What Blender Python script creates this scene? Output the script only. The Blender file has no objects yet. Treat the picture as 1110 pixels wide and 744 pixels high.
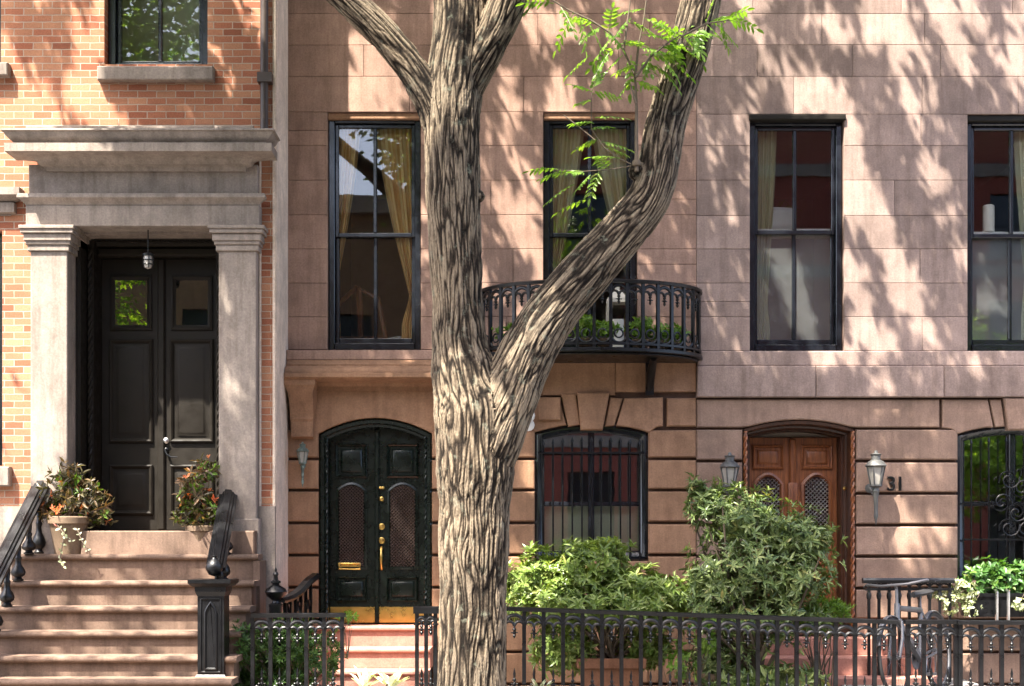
import bpy, bmesh, math, random
import numpy as np
from mathutils import Vector, Matrix, noise as mnoise
R = math.radians
random.seed(7)
rng = np.random.default_rng(11)
SC = bpy.context.scene
COL = SC.collection
F, CX, HY, CAMD, EYE = 1540.0, 555.0, 585.0, 14.0, 1.6

def X(px, y=0.0): return (px - CX) * (CAMD + y) / F
def Z(py, y=0.0): return EYE - (py - HY) * (CAMD + y) / F
def P(px, py, y=0.0): return Vector((X(px, y), y, Z(py, y)))

# ------------------------------------------------------------------ meshes
def inset(poly, d):
    n = len(poly); out = []
    area = sum(poly[i][0]*poly[(i+1) % n][1] - poly[(i+1) % n][0]*poly[i][1] for i in range(n))
    s = 1 if area > 0 else -1
    for i in range(n):
        a, b, c = Vector(poly[i-1]), Vector(poly[i]), Vector(poly[(i+1) % n])
        e1 = (b-a).normalized(); e2 = (c-b).normalized()
        n1 = Vector((-e1.y, e1.x))*s; n2 = Vector((-e2.y, e2.x))*s
        m = n1+n2
        if m.length < 1e-6: m = n1.copy()
        m.normalize()
        k = d/max(.35, m.dot(n1))
        out.append((b.x+m.x*k, b.y+m.y*k))
    return out

def rect(x0, x1, z0, z1): return [(x0, z0), (x1, z0), (x1, z1), (x0, z1)]

def arch_poly(x0, x1, z0, zs, zc, n=12):
    """rectangle from z0 up to the spring zs with a segmental arch rising to zc"""
    p = [(x0, z0), (x1, z0)]
    for i in range(n+1):
        t = i/n; x = x1+(x0-x1)*t
        p.append((x, zs+(zc-zs)*(1-(2*t-1)**2)))
    return p

class MB:
    def __init__(s): s.v = []; s.f = []; s.t = []
    def add(s, vs, fs, t=.5):
        o = len(s.v); s.v += [tuple(v) for v in vs]
        for f in fs: s.f.append([i+o for i in f]); s.t.append(t)
    def box(s, x0, x1, y0, y1, z0, z1, t=.5):
        if x0 > x1: x0, x1 = x1, x0
        if y0 > y1: y0, y1 = y1, y0
        if z0 > z1: z0, z1 = z1, z0
        s.add([(x0,y0,z0),(x1,y0,z0),(x1,y1,z0),(x0,y1,z0),(x0,y0,z1),(x1,y0,z1),(x1,y1,z1),(x0,y1,z1)],
              [[3,2,1,0],[4,5,6,7],[0,1,5,4],[1,2,6,5],[2,3,7,6],[3,0,4,7]], t)
    def bev(s, x0, x1, y0, y1, z0, z1, c=.004, t=.5):
        """box whose front (low y) edges are chamfered"""
        s.block(rect(min(x0,x1), max(x0,x1), min(z0,z1), max(z0,z1)), min(y0,y1), max(y0,y1), c, t)
    def block(s, poly, yf, yb, c=.004, t=.5, back=True):
        s.rings(poly, [(0, yb), (0, yf+c), (c, yf)], t, back)
    def rings(s, poly, prof, t=.5, back=False, cap=True):
        n = len(poly)
        area = sum(poly[i][0]*poly[(i+1) % n][1] - poly[(i+1) % n][0]*poly[i][1] for i in range(n))
        if area < 0: poly = poly[::-1]
        vs = []; fs = []
        for (d, y) in prof:
            q = inset(poly, d) if abs(d) > 1e-7 else poly
            vs += [(a, y, b) for a, b in q]
        for k in range(len(prof)-1):
            for i in range(n):
                j = (i+1) % n
                fs.append([k*n+i, k*n+j, (k+1)*n+j, (k+1)*n+i])
        if cap: fs.append([(len(prof)-1)*n+i for i in range(n)])
        if back: fs.append([i for i in range(n)][::-1])
        s.add(vs, fs, t)
    def slab(s, poly, z0, z1, c=0.0, t=.5):
        """horizontal plate from an (x, y) outline"""
        n = len(poly)
        area = sum(poly[i][0]*poly[(i+1) % n][1] - poly[(i+1) % n][0]*poly[i][1] for i in range(n))
        if area < 0: poly = poly[::-1]
        loops = [(0, z0), (0, z1)] if c == 0 else [(c, z0), (0, z0+c), (0, z1-c), (c, z1)]
        vs = []; fs = []
        for d, z in loops:
            q = inset(poly, d) if d else poly
            vs += [(a, b, z) for a, b in q]
        for k in range(len(loops)-1):
            for i in range(n):
                j = (i+1) % n; fs.append([k*n+i, k*n+j, (k+1)*n+j, (k+1)*n+i])
        fs.append([(len(loops)-1)*n+i for i in range(n)]); fs.append(list(range(n))[::-1])
        s.add(vs, fs, t)
    def tube(s, pts, r, n=8, t=.5, flat=1.0, closed=False):
        pts = [Vector(p) for p in pts]; m = len(pts)
        rs = r if isinstance(r, (list, tuple)) else [r]*m
        up = Vector((0, 0, 1)); vs = []; fs = []; prev = None
        for i in range(m):
            if closed: d = pts[(i+1) % m]-pts[i-1]
            else: d = pts[min(i+1, m-1)]-pts[max(i-1, 0)]
            d.normalize()
            if prev is None:
                a = d.cross(up)
                if a.length < 1e-3: a = d.cross(Vector((0, 1, 0)))
            else:
                a = prev - d*prev.dot(d)
                if a.length < 1e-3: a = d.cross(up)
            a.normalize(); b = d.cross(a); prev = a
            for k in range(n):
                th = 2*math.pi*k/n
                vs.append(pts[i]+a*math.cos(th)*rs[i]+b*math.sin(th)*rs[i]*flat)
        for i in range(m if closed else m-1):
            i2 = (i+1) % m
            for k in range(n):
                k2 = (k+1) % n
                fs.append([i*n+k2, i*n+k, i2*n+k, i2*n+k2])
        if not closed:
            fs.append(list(range(n))); fs.append([(m-1)*n+k for k in range(n)][::-1])
        s.add(vs, fs, t)
    def sweep(s, prof, pts, t=.5):
        """profile (side, up) swept along a path, kept upright"""
        pts = [Vector(p) for p in pts]; m = len(pts); n = len(prof); vs = []; fs = []
        for i in range(m):
            d = pts[min(i+1, m-1)]-pts[max(i-1, 0)]; d.normalize()
            a = d.cross(Vector((0, 0, 1))); a.normalize(); u = a.cross(d)
            for p, q in prof: vs.append(pts[i]+a*p+u*q)
        for i in range(m-1):
            for k in range(n):
                k2 = (k+1) % n; fs.append([i*n+k, i*n+k2, (i+1)*n+k2, (i+1)*n+k])
        fs.append(list(range(n))[::-1]); fs.append([(m-1)*n+k for k in range(n)])
        s.add(vs, fs, t)
    def lathe(s, prof, c=(0, 0, 0), n=14, axis='z', t=.5, rot=0):
        vs = []; fs = []; c = Vector(c); m = len(prof)
        for r, h in prof:
            for k in range(n):
                th = 2*math.pi*k/n+rot; a = r*math.cos(th); b = r*math.sin(th)
                vs.append(c+(Vector((a, b, h)) if axis == 'z' else Vector((a, -h, b)) if axis == 'y' else Vector((h, a, b))))
        for i in range(m-1):
            for k in range(n):
                k2 = (k+1) % n; fs.append([i*n+k, i*n+k2, (i+1)*n+k2, (i+1)*n+k])
        fs.append(list(range(n))[::-1]); fs.append([(m-1)*n+k for k in range(n)])
        s.add(vs, fs, t)
    def local(s, name, mat, parent):
        o = s.build(name, mat, None); o.parent = parent; return o
    def build(s, name, mat, parent=None, smooth=40, loc=None):
        me = bpy.data.meshes.new(name)
        off = world_loc(parent) if parent else Vector(loc) if loc else Vector()
        me.from_pydata([(v[0]-off.x, v[1]-off.y, v[2]-off.z) for v in s.v], [], s.f)
        a = me.attributes.new('tone', 'FLOAT', 'FACE'); a.data.foreach_set('value', s.t)
        bm = bmesh.new(); bm.from_mesh(me)
        bmesh.ops.recalc_face_normals(bm, faces=bm.faces)
        if smooth:
            for f in bm.faces: f.smooth = True
            lim = R(smooth)
            for e in bm.edges:
                if len(e.link_faces) != 2 or e.calc_face_angle(0) > lim: e.smooth = False
        bm.to_mesh(me); bm.free()
        o = bpy.data.objects.new(name, me); COL.objects.link(o)
        if mat: me.materials.append(mat)
        if parent: o.parent = parent
        elif loc: o.location = loc
        return o

def world_loc(o):
    v = Vector()
    while o is not None: v += o.location; o = o.parent
    return v

def thing(name, loc, label, cat, group=None):
    o = bpy.data.objects.new(name, None); COL.objects.link(o); o.location = loc
    o['label'] = label; o['category'] = cat
    if group: o['group'] = group
    return o
def tag(o, label, cat, group=None):
    o['label'] = label; o['category'] = cat
    if group: o['group'] = group
    return o
KIDS = {}
def copy_part(o, parent, loc=None, rz=None):
    c = o.copy(); COL.objects.link(c); c.parent = parent
    if loc is not None: c.location = loc
    if rz is not None: c.rotation_euler[2] = rz
    return c
def dup(root, loc, label, rz=0.0, scale=None):
    r = root.copy(); COL.objects.link(r); r.location = loc; r.rotation_euler[2] = rz; r['label'] = label
    if scale: r.scale = scale
    for ch in list(root.children):
        c = ch.copy(); COL.objects.link(c); c.parent = r
        for g in list(ch.children):
            d = g.copy(); COL.objects.link(d); d.parent = c
    return r

# ------------------------------------------------------------------ materials
class NT:
    def __init__(s, name):
        s.m = bpy.data.materials.new(name); s.m.use_nodes = True
        s.n = s.m.node_tree.nodes; s.l = s.m.node_tree.links; s.n.clear()
        s.out = s.n.new('ShaderNodeOutputMaterial')
    def node(s, typ, **kw):
        n = s.n.new(typ)
        for k, v in kw.items():
            if k.startswith('_'): setattr(n, k[1:], v)
            else:
                key = int(k[1:]) if k[0] == 'i' and k[1:].isdigit() else k.replace('__', ' ')
                n.inputs[key].default_value = v
        return n
    def link(s, a, b): s.l.new(a, b)
    def mixc(s, fac, a, b, mode='MIX'):
        n = s.n.new('ShaderNodeMix'); n.data_type = 'RGBA'; n.blend_type = mode
        for sock, v in ((n.inputs[0], fac), (n.inputs[6], a), (n.inputs[7], b)):
            if hasattr(v, 'is_output'): s.l.new(v, sock)
            elif isinstance(v, (int, float)): sock.default_value = v
            else: sock.default_value = (*v[:3], 1)
        return n.outputs[2]
    def ramp(s, fac, stops):
        n = s.n.new('ShaderNodeValToRGB'); e = n.color_ramp.elements
        while len(e) < len(stops): e.new(.5)
        for i, (p, c) in enumerate(stops):
            e[i].position = p; e[i].color = (*c, 1) if len(c) == 3 else c
        s.l.new(fac, n.inputs[0]); return n.outputs[0]
    def coords(s, sx=1, sy=1, sz=1):
        tc = s.n.new('ShaderNodeTexCoord'); mp = s.n.new('ShaderNodeMapping'); mp.inputs['Scale'].default_value = (sx, sy, sz)
        s.l.new(tc.outputs['Object'], mp.inputs[0]); return mp.outputs[0]
    def noise(s, vec, scale, detail=5, rough=.6):
        n = s.n.new('ShaderNodeTexNoise'); n.inputs['Scale'].default_value = scale; n.inputs['Detail'].default_value = detail
        n.inputs['Roughness'].default_value = rough
        s.l.new(vec, n.inputs['Vector']); return n.outputs['Fac']
    def attr(s, name='tone'):
        n = s.n.new('ShaderNodeAttribute'); n.attribute_name = name; return n.outputs['Fac']
    def math(s, op, a, b=None, clamp=False):
        n = s.n.new('ShaderNodeMath'); n.operation = op; n.use_clamp = clamp
        for i, v in enumerate((a, b)):
            if v is None: continue
            if hasattr(v, 'is_output'): s.l.new(v, n.inputs[i])
            else: n.inputs[i].default_value = v
        return n.outputs[0]
    def bump(s, h, strength=.3, dist=.01, nrm=None):
        n = s.n.new('ShaderNodeBump'); n.inputs['Strength'].default_value = strength; n.inputs['Distance'].default_value = dist
        s.l.new(h, n.inputs['Height'])
        if nrm: s.l.new(nrm, n.inputs['Normal'])
        return n.outputs[0]
    def pbr(s, col, rough=.6, metal=0, spec=.5, nrm=None):
        b = s.n.new('ShaderNodeBsdfPrincipled')
        for key, v in (('Base Color', col), ('Roughness', rough), ('Metallic', metal), ('Specular IOR Level', spec)):
            if hasattr(v, 'is_output'): s.l.new(v, b.inputs[key])
            elif isinstance(v, (tuple, list)): b.inputs[key].default_value = (*v[:3], 1)
            else: b.inputs[key].default_value = v
        if nrm: s.l.new(nrm, b.inputs['Normal'])
        s.l.new(b.outputs[0], s.out.inputs[0]); return b

def sc(c, k): return tuple(min(1, x*k) for x in c)

def stone(name, c, var=.22, tone=.3, stain=.3, rough=.85, sheen=None):
    """sandstone: block-to-block tone, cloudy variation, rain streaks and grain"""
    m = NT(name); v = m.coords(); vs = m.coords(5, 5, .55)
    big = m.noise(v, 1.6, 6, .6); grain = m.noise(v, 60, 4, .7); streak = m.noise(vs, 2.2, 5, .65); pit = m.noise(v, 220, 2, .6)
    base = m.ramp(m.attr(), [(0, sc(c, 1-tone)), (.5, c), (1, sc(c, 1+tone))])
    k = m.ramp(big, [(.3, (1-var,)*3), (.7, (1+var*.5, 1+var*.45, 1+var*.4))])
    col = m.mixc(1, base, k, 'MULTIPLY')
    st = m.ramp(streak, [(.45, (1, 1, 1)), (.75, (1-stain, 1-stain*1.05, 1-stain*1.1))])
    col = m.mixc(.8, col, st, 'MULTIPLY')
    md_ = m.noise(v, 5.5, 7, .7); soot = m.noise(m.coords(1.3, 1.3, .8), 1.1, 8, .72)
    col = m.mixc(1, col, m.ramp(md_, [(.32, (.80, .79, .78)), (.68, (1.12, 1.11, 1.10))]), 'MULTIPLY')
    col = m.mixc(m.ramp(soot, [(.55, (0,)*3), (.72, (.55,)*3)]), col, sc(c, .52))
    g = m.ramp(grain, [(.3, (.80, .80, .80)), (.7, (1.14, 1.14, 1.14))])
    col = m.mixc(1, col, g, 'MULTIPLY')
    n1 = m.bump(grain, .35, .006); n2 = m.bump(pit, .25, .002, n1)
    m.pbr(col, rough, 0, .25, n2); return m.m

def paint(name, c, rough=.35, var=.25, bump=.15, spec=.5, metal=0, worn=None, wear=.62):
    m = NT(name); v = m.coords()
    n = m.noise(v, 9, 6, .65); fine = m.noise(v, 90, 3, .6)
    col = m.mixc(m.ramp(n, [(.3, (0,)*3), (.75, (1,)*3)]), sc(c, 1-var), sc(c, 1+var))
    if worn:
        w = m.ramp(m.noise(m.coords(), 22, 8, .75), [(wear, (0,)*3), (wear+.06, (1,)*3)])
        col = m.mixc(w, col, worn)
    rr = m.ramp(n, [(.3, (rough*.75,)*3), (.7, (min(1, rough*1.4),)*3)])
    m.pbr(col, rr, metal, spec, m.bump(fine, bump, .003)); return m.m

def leafmat(name, dark, mid, light, trans=.35, rough=.42):
    m = NT(name); a = m.attr(); v = m.coords()
    col = m.ramp(a, [(0, dark), (.5, mid), (.93, light), (1, (light[0]*1.05, light[1]*.8, light[2]*.7))])
    nz = m.ramp(m.noise(v, 40, 3), [(.3, (.8,)*3), (.7, (1.15,)*3)])
    col = m.mixc(1, col, nz, 'MULTIPLY')
    b = m.pbr(col, rough, 0, .4)
    t = m.n.new('ShaderNodeBsdfTranslucent'); tc = m.mixc(1, col, (1.25, 1.3, .45), 'MULTIPLY'); m.link(tc, t.inputs[0])
    mx = m.n.new('ShaderNodeMixShader'); mx.inputs[0].default_value = trans
    m.link(b.outputs[0], mx.inputs[1]); m.link(t.outputs[0], mx.inputs[2]); m.link(mx.outputs[0], m.out.inputs[0])
    return m.m

def glassmat(name, tint=(.85, .9, .88), refl=.12, wav=.02):
    m = NT(name); v = m.coords()
    nb = m.bump(m.noise(v, 2.5, 2, .5), wav, .05)
    g = m.node('ShaderNodeBsdfGlossy'); g.inputs['Roughness'].default_value = .01; g.inputs[0].default_value = (1, 1, 1, 1); m.link(nb, g.inputs['Normal'])
    t = m.node('ShaderNodeBsdfTransparent'); t.inputs[0].default_value = (*tint, 1)
    fr = m.node('ShaderNodeFresnel'); fr.inputs[0].default_value = 1.5
    f = m.math('ADD', fr.outputs[0], refl, True)
    mx = m.n.new('ShaderNodeMixShader'); m.link(f, mx.inputs[0]); m.link(t.outputs[0], mx.inputs[1]); m.link(g.outputs[0], mx.inputs[2])
    m.link(mx.outputs[0], m.out.inputs[0]); return m.m

def brickmat(name, c1, c2, mort, bw=.178, rh=.0645, off=(0, 0)):
    m = NT(name); tc = m.n.new('ShaderNodeTexCoord'); sp = m.n.new('ShaderNodeSeparateXYZ'); m.link(tc.outputs['Object'], sp.inputs[0])
    cb = m.n.new('ShaderNodeCombineXYZ')
    xx = m.math('ADD', sp.outputs[0], off[0]); 
    xx = m.math('ADD', xx, sp.outputs[1])
    m.link(xx, cb.inputs[0]); m.link(m.math('ADD', sp.outputs[2], off[1]), cb.inputs[1])
    wob = m.n.new('ShaderNodeTexNoise'); wob.inputs['Scale'].default_value = 14; m.link(cb.outputs[0], wob.inputs['Vector'])
    wv = m.n.new('ShaderNodeVectorMath'); wv.operation = 'MULTIPLY_ADD'
    m.link(wob.outputs['Color'], wv.inputs[0]); wv.inputs[1].default_value = (.014, .010, 0); m.link(cb.outputs[0], wv.inputs[2])
    b = m.n.new('ShaderNodeTexBrick'); b.offset = .5; b.squash = 1
    b.inputs['Scale'].default_value = 1; b.inputs['Mortar Size'].default_value = .0048; b.inputs['Mortar Smooth'].default_value = .25
    b.inputs['Brick Width'].default_value = bw; b.inputs['Row Height'].default_value = rh; b.inputs['Bias'].default_value = 0
    b.inputs['Color1'].default_value = (0, 0, 0, 1); b.inputs['Color2'].default_value = (1, 1, 1, 1); b.inputs['Mortar'].default_value = (.5, .5, .5, 1)
    m.link(wv.outputs[0], b.inputs['Vector'])
    v = m.coords(); grain = m.noise(v, 70, 4, .7); big = m.noise(v, 1.3, 5, .6)
    col = m.ramp(b.outputs['Color'], [(0, sc(c1, .7)), (.1, sc(c1, .92)), (.5, sc(tuple((x+y)/2 for x, y in zip(c1, c2)), 1.0)), (.9, c2), (1, sc(c2, 1.12))])
    col = m.mixc(1, col, m.ramp(grain, [(.3, (.75,)*3), (.7, (1.15,)*3)]), 'MULTIPLY')
    col = m.mixc(b.outputs['Fac'], col, mort)
    col = m.mixc(1, col, m.ramp(big, [(.3, (.8,)*3), (.7, (1.08,)*3)]), 'MULTIPLY')
    h = m.math('SUBTRACT', m.math('MULTIPLY', grain, .25), b.outputs['Fac'])
    m.pbr(col, .9, 0, .2, m.bump(h, .8, .008)); return m.m

def woodmat(name, c, dark):
    m = NT(name); v = m.coords(14, 14, 1.1); n = m.noise(v, 3.2, 7, .65); v2 = m.coords(60, 60, 3); n2 = m.noise(v2, 3, 4, .6)
    col = m.ramp(n, [(.3, dark), (.55, c), (.75, sc(c, 1.35))])
    col = m.mixc(.6, col, m.ramp(n2, [(.35, (.6,)*3), (.65, (1.1,)*3)]), 'MULTIPLY')
    m.pbr(col, .38, 0, .5, m.bump(n2, .15, .002)); return m.m

M = {}
M['stone_up_left'] = stone('brownstone_upper', (.365, .235, .18), tone=.10, stain=.42)
M['stone_up_right'] = stone('brownstone_grey', (.325, .24, .205), tone=.19, stain=.42)
M['stone_low'] = stone('brownstone_lower', (.325, .185, .11), tone=.16)
M['stone_low_right'] = stone('brownstone_lower_right', (.30, .20, .15), tone=.14)
M['joint'] = stone('joint_mortar', (.12, .07, .05))
M['limestone'] = stone('portico_stone', (.285, .242, .208), tone=.14, stain=.5)
M['stucco'] = stone('tan_stucco', (.74, .62, .51), tone=.1)
M['step'] = stone('step_stone', (.185, .125, .092), tone=.22, stain=.55)
M['redstep'] = stone('red_step_stone', (.44, .215, .165), tone=.12, stain=.2)
M['brick'] = brickmat('orange_brick', (.345, .125, .07), (.41, .20, .115), (.40, .32, .25))
M['redbrick'] = brickmat('red_brick', (.34, .085, .06), (.27, .07, .05), (.30, .12, .09))
M['iron'] = paint('black_iron', (.0042, .0044, .0052), .32, .4, .5, .38, 0, (.018, .015, .013), .66)
M['navy'] = paint('navy_frame_paint', (.009, .011, .015), .2, .2, .08, .6)
M['blackdoor'] = paint('green_black_door_paint', (.005, .0095, .0068), .26, .2, .06, .38)
M['browndoor'] = paint('dark_brown_door_paint', (.017, .0145, .0115), .5, .2, .1, .12)
M['wood'] = woodmat('varnished_wood', (.25, .083, .027), (.085, .022, .009))
M['grille_brown'] = paint('brown_grille_paint', (.055, .034, .026), .4, .2)
M['bike_metal'] = paint('dull_bike_metal', (.13, .13, .137), .35, .2, .1, .5, .2)
M['darkwood'] = woodmat('dark_varnished_wood', (.055, .02, .009), (.02, .008, .004))
M['brass'] = paint('brass', (.75, .48, .14), .28, .12, .1, .5, 1)
M['steel'] = paint('brushed_steel', (.62, .62, .62), .3, .1, .1, .5, 1)
M['white'] = paint('white_paint', (.75, .74, .70), .4, .08, .1)
M['lamp_metal'] = paint('weathered_lamp_metal', (.11, .11, .105), .5, .3, .4, .5, .4, (.07, .11, .09), .58)
M['lamp_green'] = paint('verdigris_metal', (.10, .13, .11), .55, .35, .5, .5, .2, (.22, .30, .26), .52)
M['frost'] = paint('frosted_glass', (.36, .34, .30), .15, .15, .05)
M['terracotta'] = stone('terracotta', (.27, .13, .075), tone=.1, stain=.45)
M['claypot'] = stone('old_clay_pot', (.21, .15, .10), tone=.1, stain=.45)
M['room'] = paint('room_plaster', (.36, .30, .24), .9, .1, .1, .2)
M['glass'] = glassmat('window_glass', (.96, .97, .96), .012, .008)
M['glass_mirror'] = glassmat('old_window_glass', (.94, .95, .94), .11, .008)
M['glass_dull'] = glassmat('dim_door_glass', (.45, .47, .46), .10, .006)
def screenmat():
    m = NT('insect_screen_glass'); v = m.coords(); n = m.noise(v, 3, 6, .65)
    d = m.node('ShaderNodeBsdfDiffuse'); m.link(m.ramp(n, [(.3, (.16, .17, .17)), (.75, (.30, .31, .31))]), d.inputs[0])
    t = m.node('ShaderNodeBsdfTransparent'); t.inputs[0].default_value = (.9, .92, .9, 1)
    g = m.node('ShaderNodeBsdfGlossy'); g.inputs['Roughness'].default_value = .03
    a = m.n.new('ShaderNodeMixShader'); a.inputs[0].default_value = .2; m.link(t.outputs[0], a.inputs[1]); m.link(d.outputs[0], a.inputs[2])
    b = m.n.new('ShaderNodeMixShader'); b.inputs[0].default_value = .09; m.link(a.outputs[0], b.inputs[1]); m.link(g.outputs[0], b.inputs[2]); m.link(b.outputs[0], m.out.inputs[0]); return m.m
M['screen'] = screenmat()
M['darkglass'] = paint('dark_door_glass', (.01, .012, .012), .03, .1, .02, 1.0)
M['blind'] = paint('roller_blind', (.82, .85, .68), .8, .06, .05, .2)
M['shade'] = paint('window_shade', (.50, .45, .36), .8, .06, .05, .2)
M['soil'] = paint('soil', (.035, .025, .018), .95, .4, .8, .1)
M['pipe'] = paint('brown_pipe_paint', (.045, .03, .024), .45, .3, .2)
M['rubber'] = paint('tyre_rubber', (.012, .012, .013), .6, .2, .2)
M['cushion'] = paint('pale_linen', (.62, .62, .60), .9, .1, .3, .1)
M['wax'] = paint('candle_wax', (.80, .77, .68), .45, .04, .04)
M['twig'] = paint('twig', (.11, .085, .06), .8, .3, .4, .2)
M['asphalt'] = paint('asphalt', (.05, .05, .052), .9, .3, .6, .2)
M['paving'] = stone('bluestone_paving', (.22, .21, .20), tone=.1)
# ================================================================== houses
YB = -0.70      # front plane of the brick house; the two brownstones stand at y = 0

def ashlar(mb, rows, px0, px1, holes, y=0.0, depth=.22, gap=.0038, ch=.003, lens=(.75, 1.35), seed=1, jit=.0):
    rr = random.Random(seed)
    for i in range(len(rows)-1):
        z1, z0 = Z(rows[i], y), Z(rows[i+1], y)
        iv = [(X(px0, y), X(px1, y))]
        for (a, b, c, d) in holes:
            if c < rows[i+1]-.5 and d > rows[i]+.5:
                nv = []
                for (p, q) in iv:
                    ha, hb = X(a, y), X(b, y)
                    if hb <= p or ha >= q: nv.append((p, q)); continue
                    if ha > p: nv.append((p, ha))
                    if hb < q: nv.append((hb, q))
                iv = nv
        for (p, q) in iv:
            x = p; first = True
            while x < q-1e-4:
                L = rr.uniform(*lens)*(.55 if first and i % 2 else 1); first = False
                e = x+L
                if q-e < .28: e = q
                zs = [(z0, z1)]
                if z1-z0 > .3 and rr.random() < .13: zm = z0+(z1-z0)*rr.choice((.45, .55)); zs = [(z0, zm), (zm, z1)]
                for (u, w) in zs:
                    yy = y+rr.uniform(-jit, jit)
                    mb.block(rect(x+gap/2, e-gap/2, u+gap/2, w-gap/2), yy, y+depth, ch, rr.random(), back=False)
                x = e

def hole_wall(mb, x0, x1, z0, z1, holes, y0, y1):
    """wall slab cut round rectangular openings (world coordinates)"""
    xs = sorted({x0, x1, *[h[0] for h in holes], *[h[1] for h in holes]}); zs = sorted({z0, z1, *[h[2] for h in holes], *[h[3] for h in holes]})
    xs = [x for x in xs if x0 <= x <= x1]; zs = [z for z in zs if z0 <= z <= z1]
    for i in range(len(xs)-1):
        for j in range(len(zs)-1):
            mx, mz = (xs[i]+xs[i+1])/2, (zs[j]+zs[j+1])/2
            if any(h[0] < mx < h[1] and h[2] < mz < h[3] for h in holes): continue
            mb.box(xs[i], xs[i+1], y0, y1, zs[j], zs[j+1])

def rope(mb, pts2, r=.022, pitch=.07):
    """twisted-rope moulding along a polyline of 3-D points"""
    pts = [Vector(p) for p in pts2]
    L = sum((pts[i+1]-pts[i]).length for i in range(len(pts)-1)); n = int(L/pitch*9)
    cum = [0]
    for i in range(len(pts)-1): cum.append(cum[-1]+(pts[i+1]-pts[i]).length)
    for ph in (0, math.pi):
        path = []
        for k in range(n+1):
            s = L*k/n; i = 0
            while i < len(pts)-2 and cum[i+1] < s: i += 1
            d = (pts[i+1]-pts[i]).normalized(); p = pts[i]+d*(s-cum[i])
            a = Vector((0, 1, 0)); b = d.cross(a)
            th = 2*math.pi*s/pitch/2+ph
            path.append(p+(a*math.cos(th)+b*math.sin(th))*r*.55)
        mb.tube(path, r*.62, 6)

def sash_window(house, px0, px1, py0, py1, y=0.0, split=252, muntin=True, name='window', lower_glass='glass', curved=False, head=9, mull=.036):
    """two-over-two sash window: frame and sashes as the part, its panes the sub-part"""
    x0, x1, z1, z0 = X(px0, y), X(px1, y), Z(py0, y), Z(py1, y)
    f = MB(); yf = y+.07
    w = .062
    f.bev(x0+.004, x0+w, yf, yf+.13, z0+.003, z1-.003, .006); f.bev(x1-w, x1-.004, yf, yf+.13, z0+.003, z1-.003, .006)
    f.bev(x0+w+.001, x1-w-.001, yf-.004, yf+.13, z1-.09, z1-.003, .008)
    f.bev(x0+w+.001, x1-w-.001, yf-.02, yf+.13, z0+.003, z0+.07, .008)
    ix0, ix1 = x0+w, x1-w; zs = Z(split, y); iz1 = z1-.09; iz0 = z0+.07
    st = .036; ys = yf+.045; yl = yf+.085
    def sash(a, b, c, d, yy, rail_top, rail_bot):
        f.bev(a+.001, a+st, yy, yy+.04, c, d, .005); f.bev(b-st, b-.001, yy, yy+.04, c, d, .005)
        f.bev(a+st, b-st, yy-.002, yy+.04, d-rail_top, d, .005); f.bev(a+st, b-st, yy-.002, yy+.04, c, c+rail_bot, .005)
        if muntin:
            m = (a+b)/2; f.bev(m-mull/2, m+mull/2, yy-.004, yy+.038, c+rail_bot, d-rail_top, .008)
    sash(ix0, ix1, zs-.022, iz1-.001, ys, .035, .04); sash(ix0, ix1, iz0+.001, zs+.02, yl, .03, .06)
    o = f.build(name, M['navy'], house)
    g = MB()
    g.box(ix0+st, ix1-st, ys+.018, ys+.022, zs+.018, iz1-.036)
    go = g.build('pane', M['glass'], o)
    g2 = MB(); g2.box(ix0+st, ix1-st, yl+.018, yl+.022, iz0+.06, zs-.01)
    g2.build('pane', M[lower_glass], o)
    return o

def room(mb, x0, x1, z0, z1, y0, y1):
    """plastered room behind a window, open towards the street"""
    t = .05
    mb.box(x0-t, x1+t, y1, y1+t, z0-t, z1+t); mb.box(x0-t, x0, y0, y1, z0, z1); mb.box(x1, x1+t, y0, y1, z0, z1)
    mb.box(x0-t, x1+t, y0, y1, z0-t, z0); mb.box(x0-t, x1+t, y0, y1, z1, z1+t)

# ------------------------------------------------------------------ left brownstone
hl = thing('brownstone_house', (X(530), 0, 0), 'brown sandstone house with arched black door, curved iron balcony and barred arched window', 'house', 'brownstone houses')
ROWS = [-45, -13, 15, 49, 83, 121.5, 158, 195.5, 233, 270, 307, 343.5, 379]
XL, XM = 307.5, 755
winl = [(355, 456, 121.5, 379), (589, 691, 121.5, 379)]
w = MB(); ashlar(w, ROWS, XL, XM, winl, seed=4, lens=(.95, 1.8)); w.build('wall', M['stone_up_left'], hl)
# lower storey
LR = [465, 497.5, 531.5, 567, 602, 637, 672, 707, 742, 766]
w = MB()
def rustic(mb, y, x0, x1, rows, seed, hole=None):
    rr = random.Random(seed)
    for i in range(len(rows)-1):
        mb.block(rect(X(x0, y)+.002, X(x1, y)-.002, Z(rows[i+1], y)+.014, Z(rows[i], y)-.014), y, y+.2, .012, rr.random(), back=False)
rustic(w, 0, 307.5, 345, LR, 1); rustic(w, 0, 468, 580, LR, 2); rustic(w, 0, 703, 755, LR, 3)
rustic(w, 0, 580, 703, [607, 637, 672, 707, 742, 766], 5)
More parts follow.
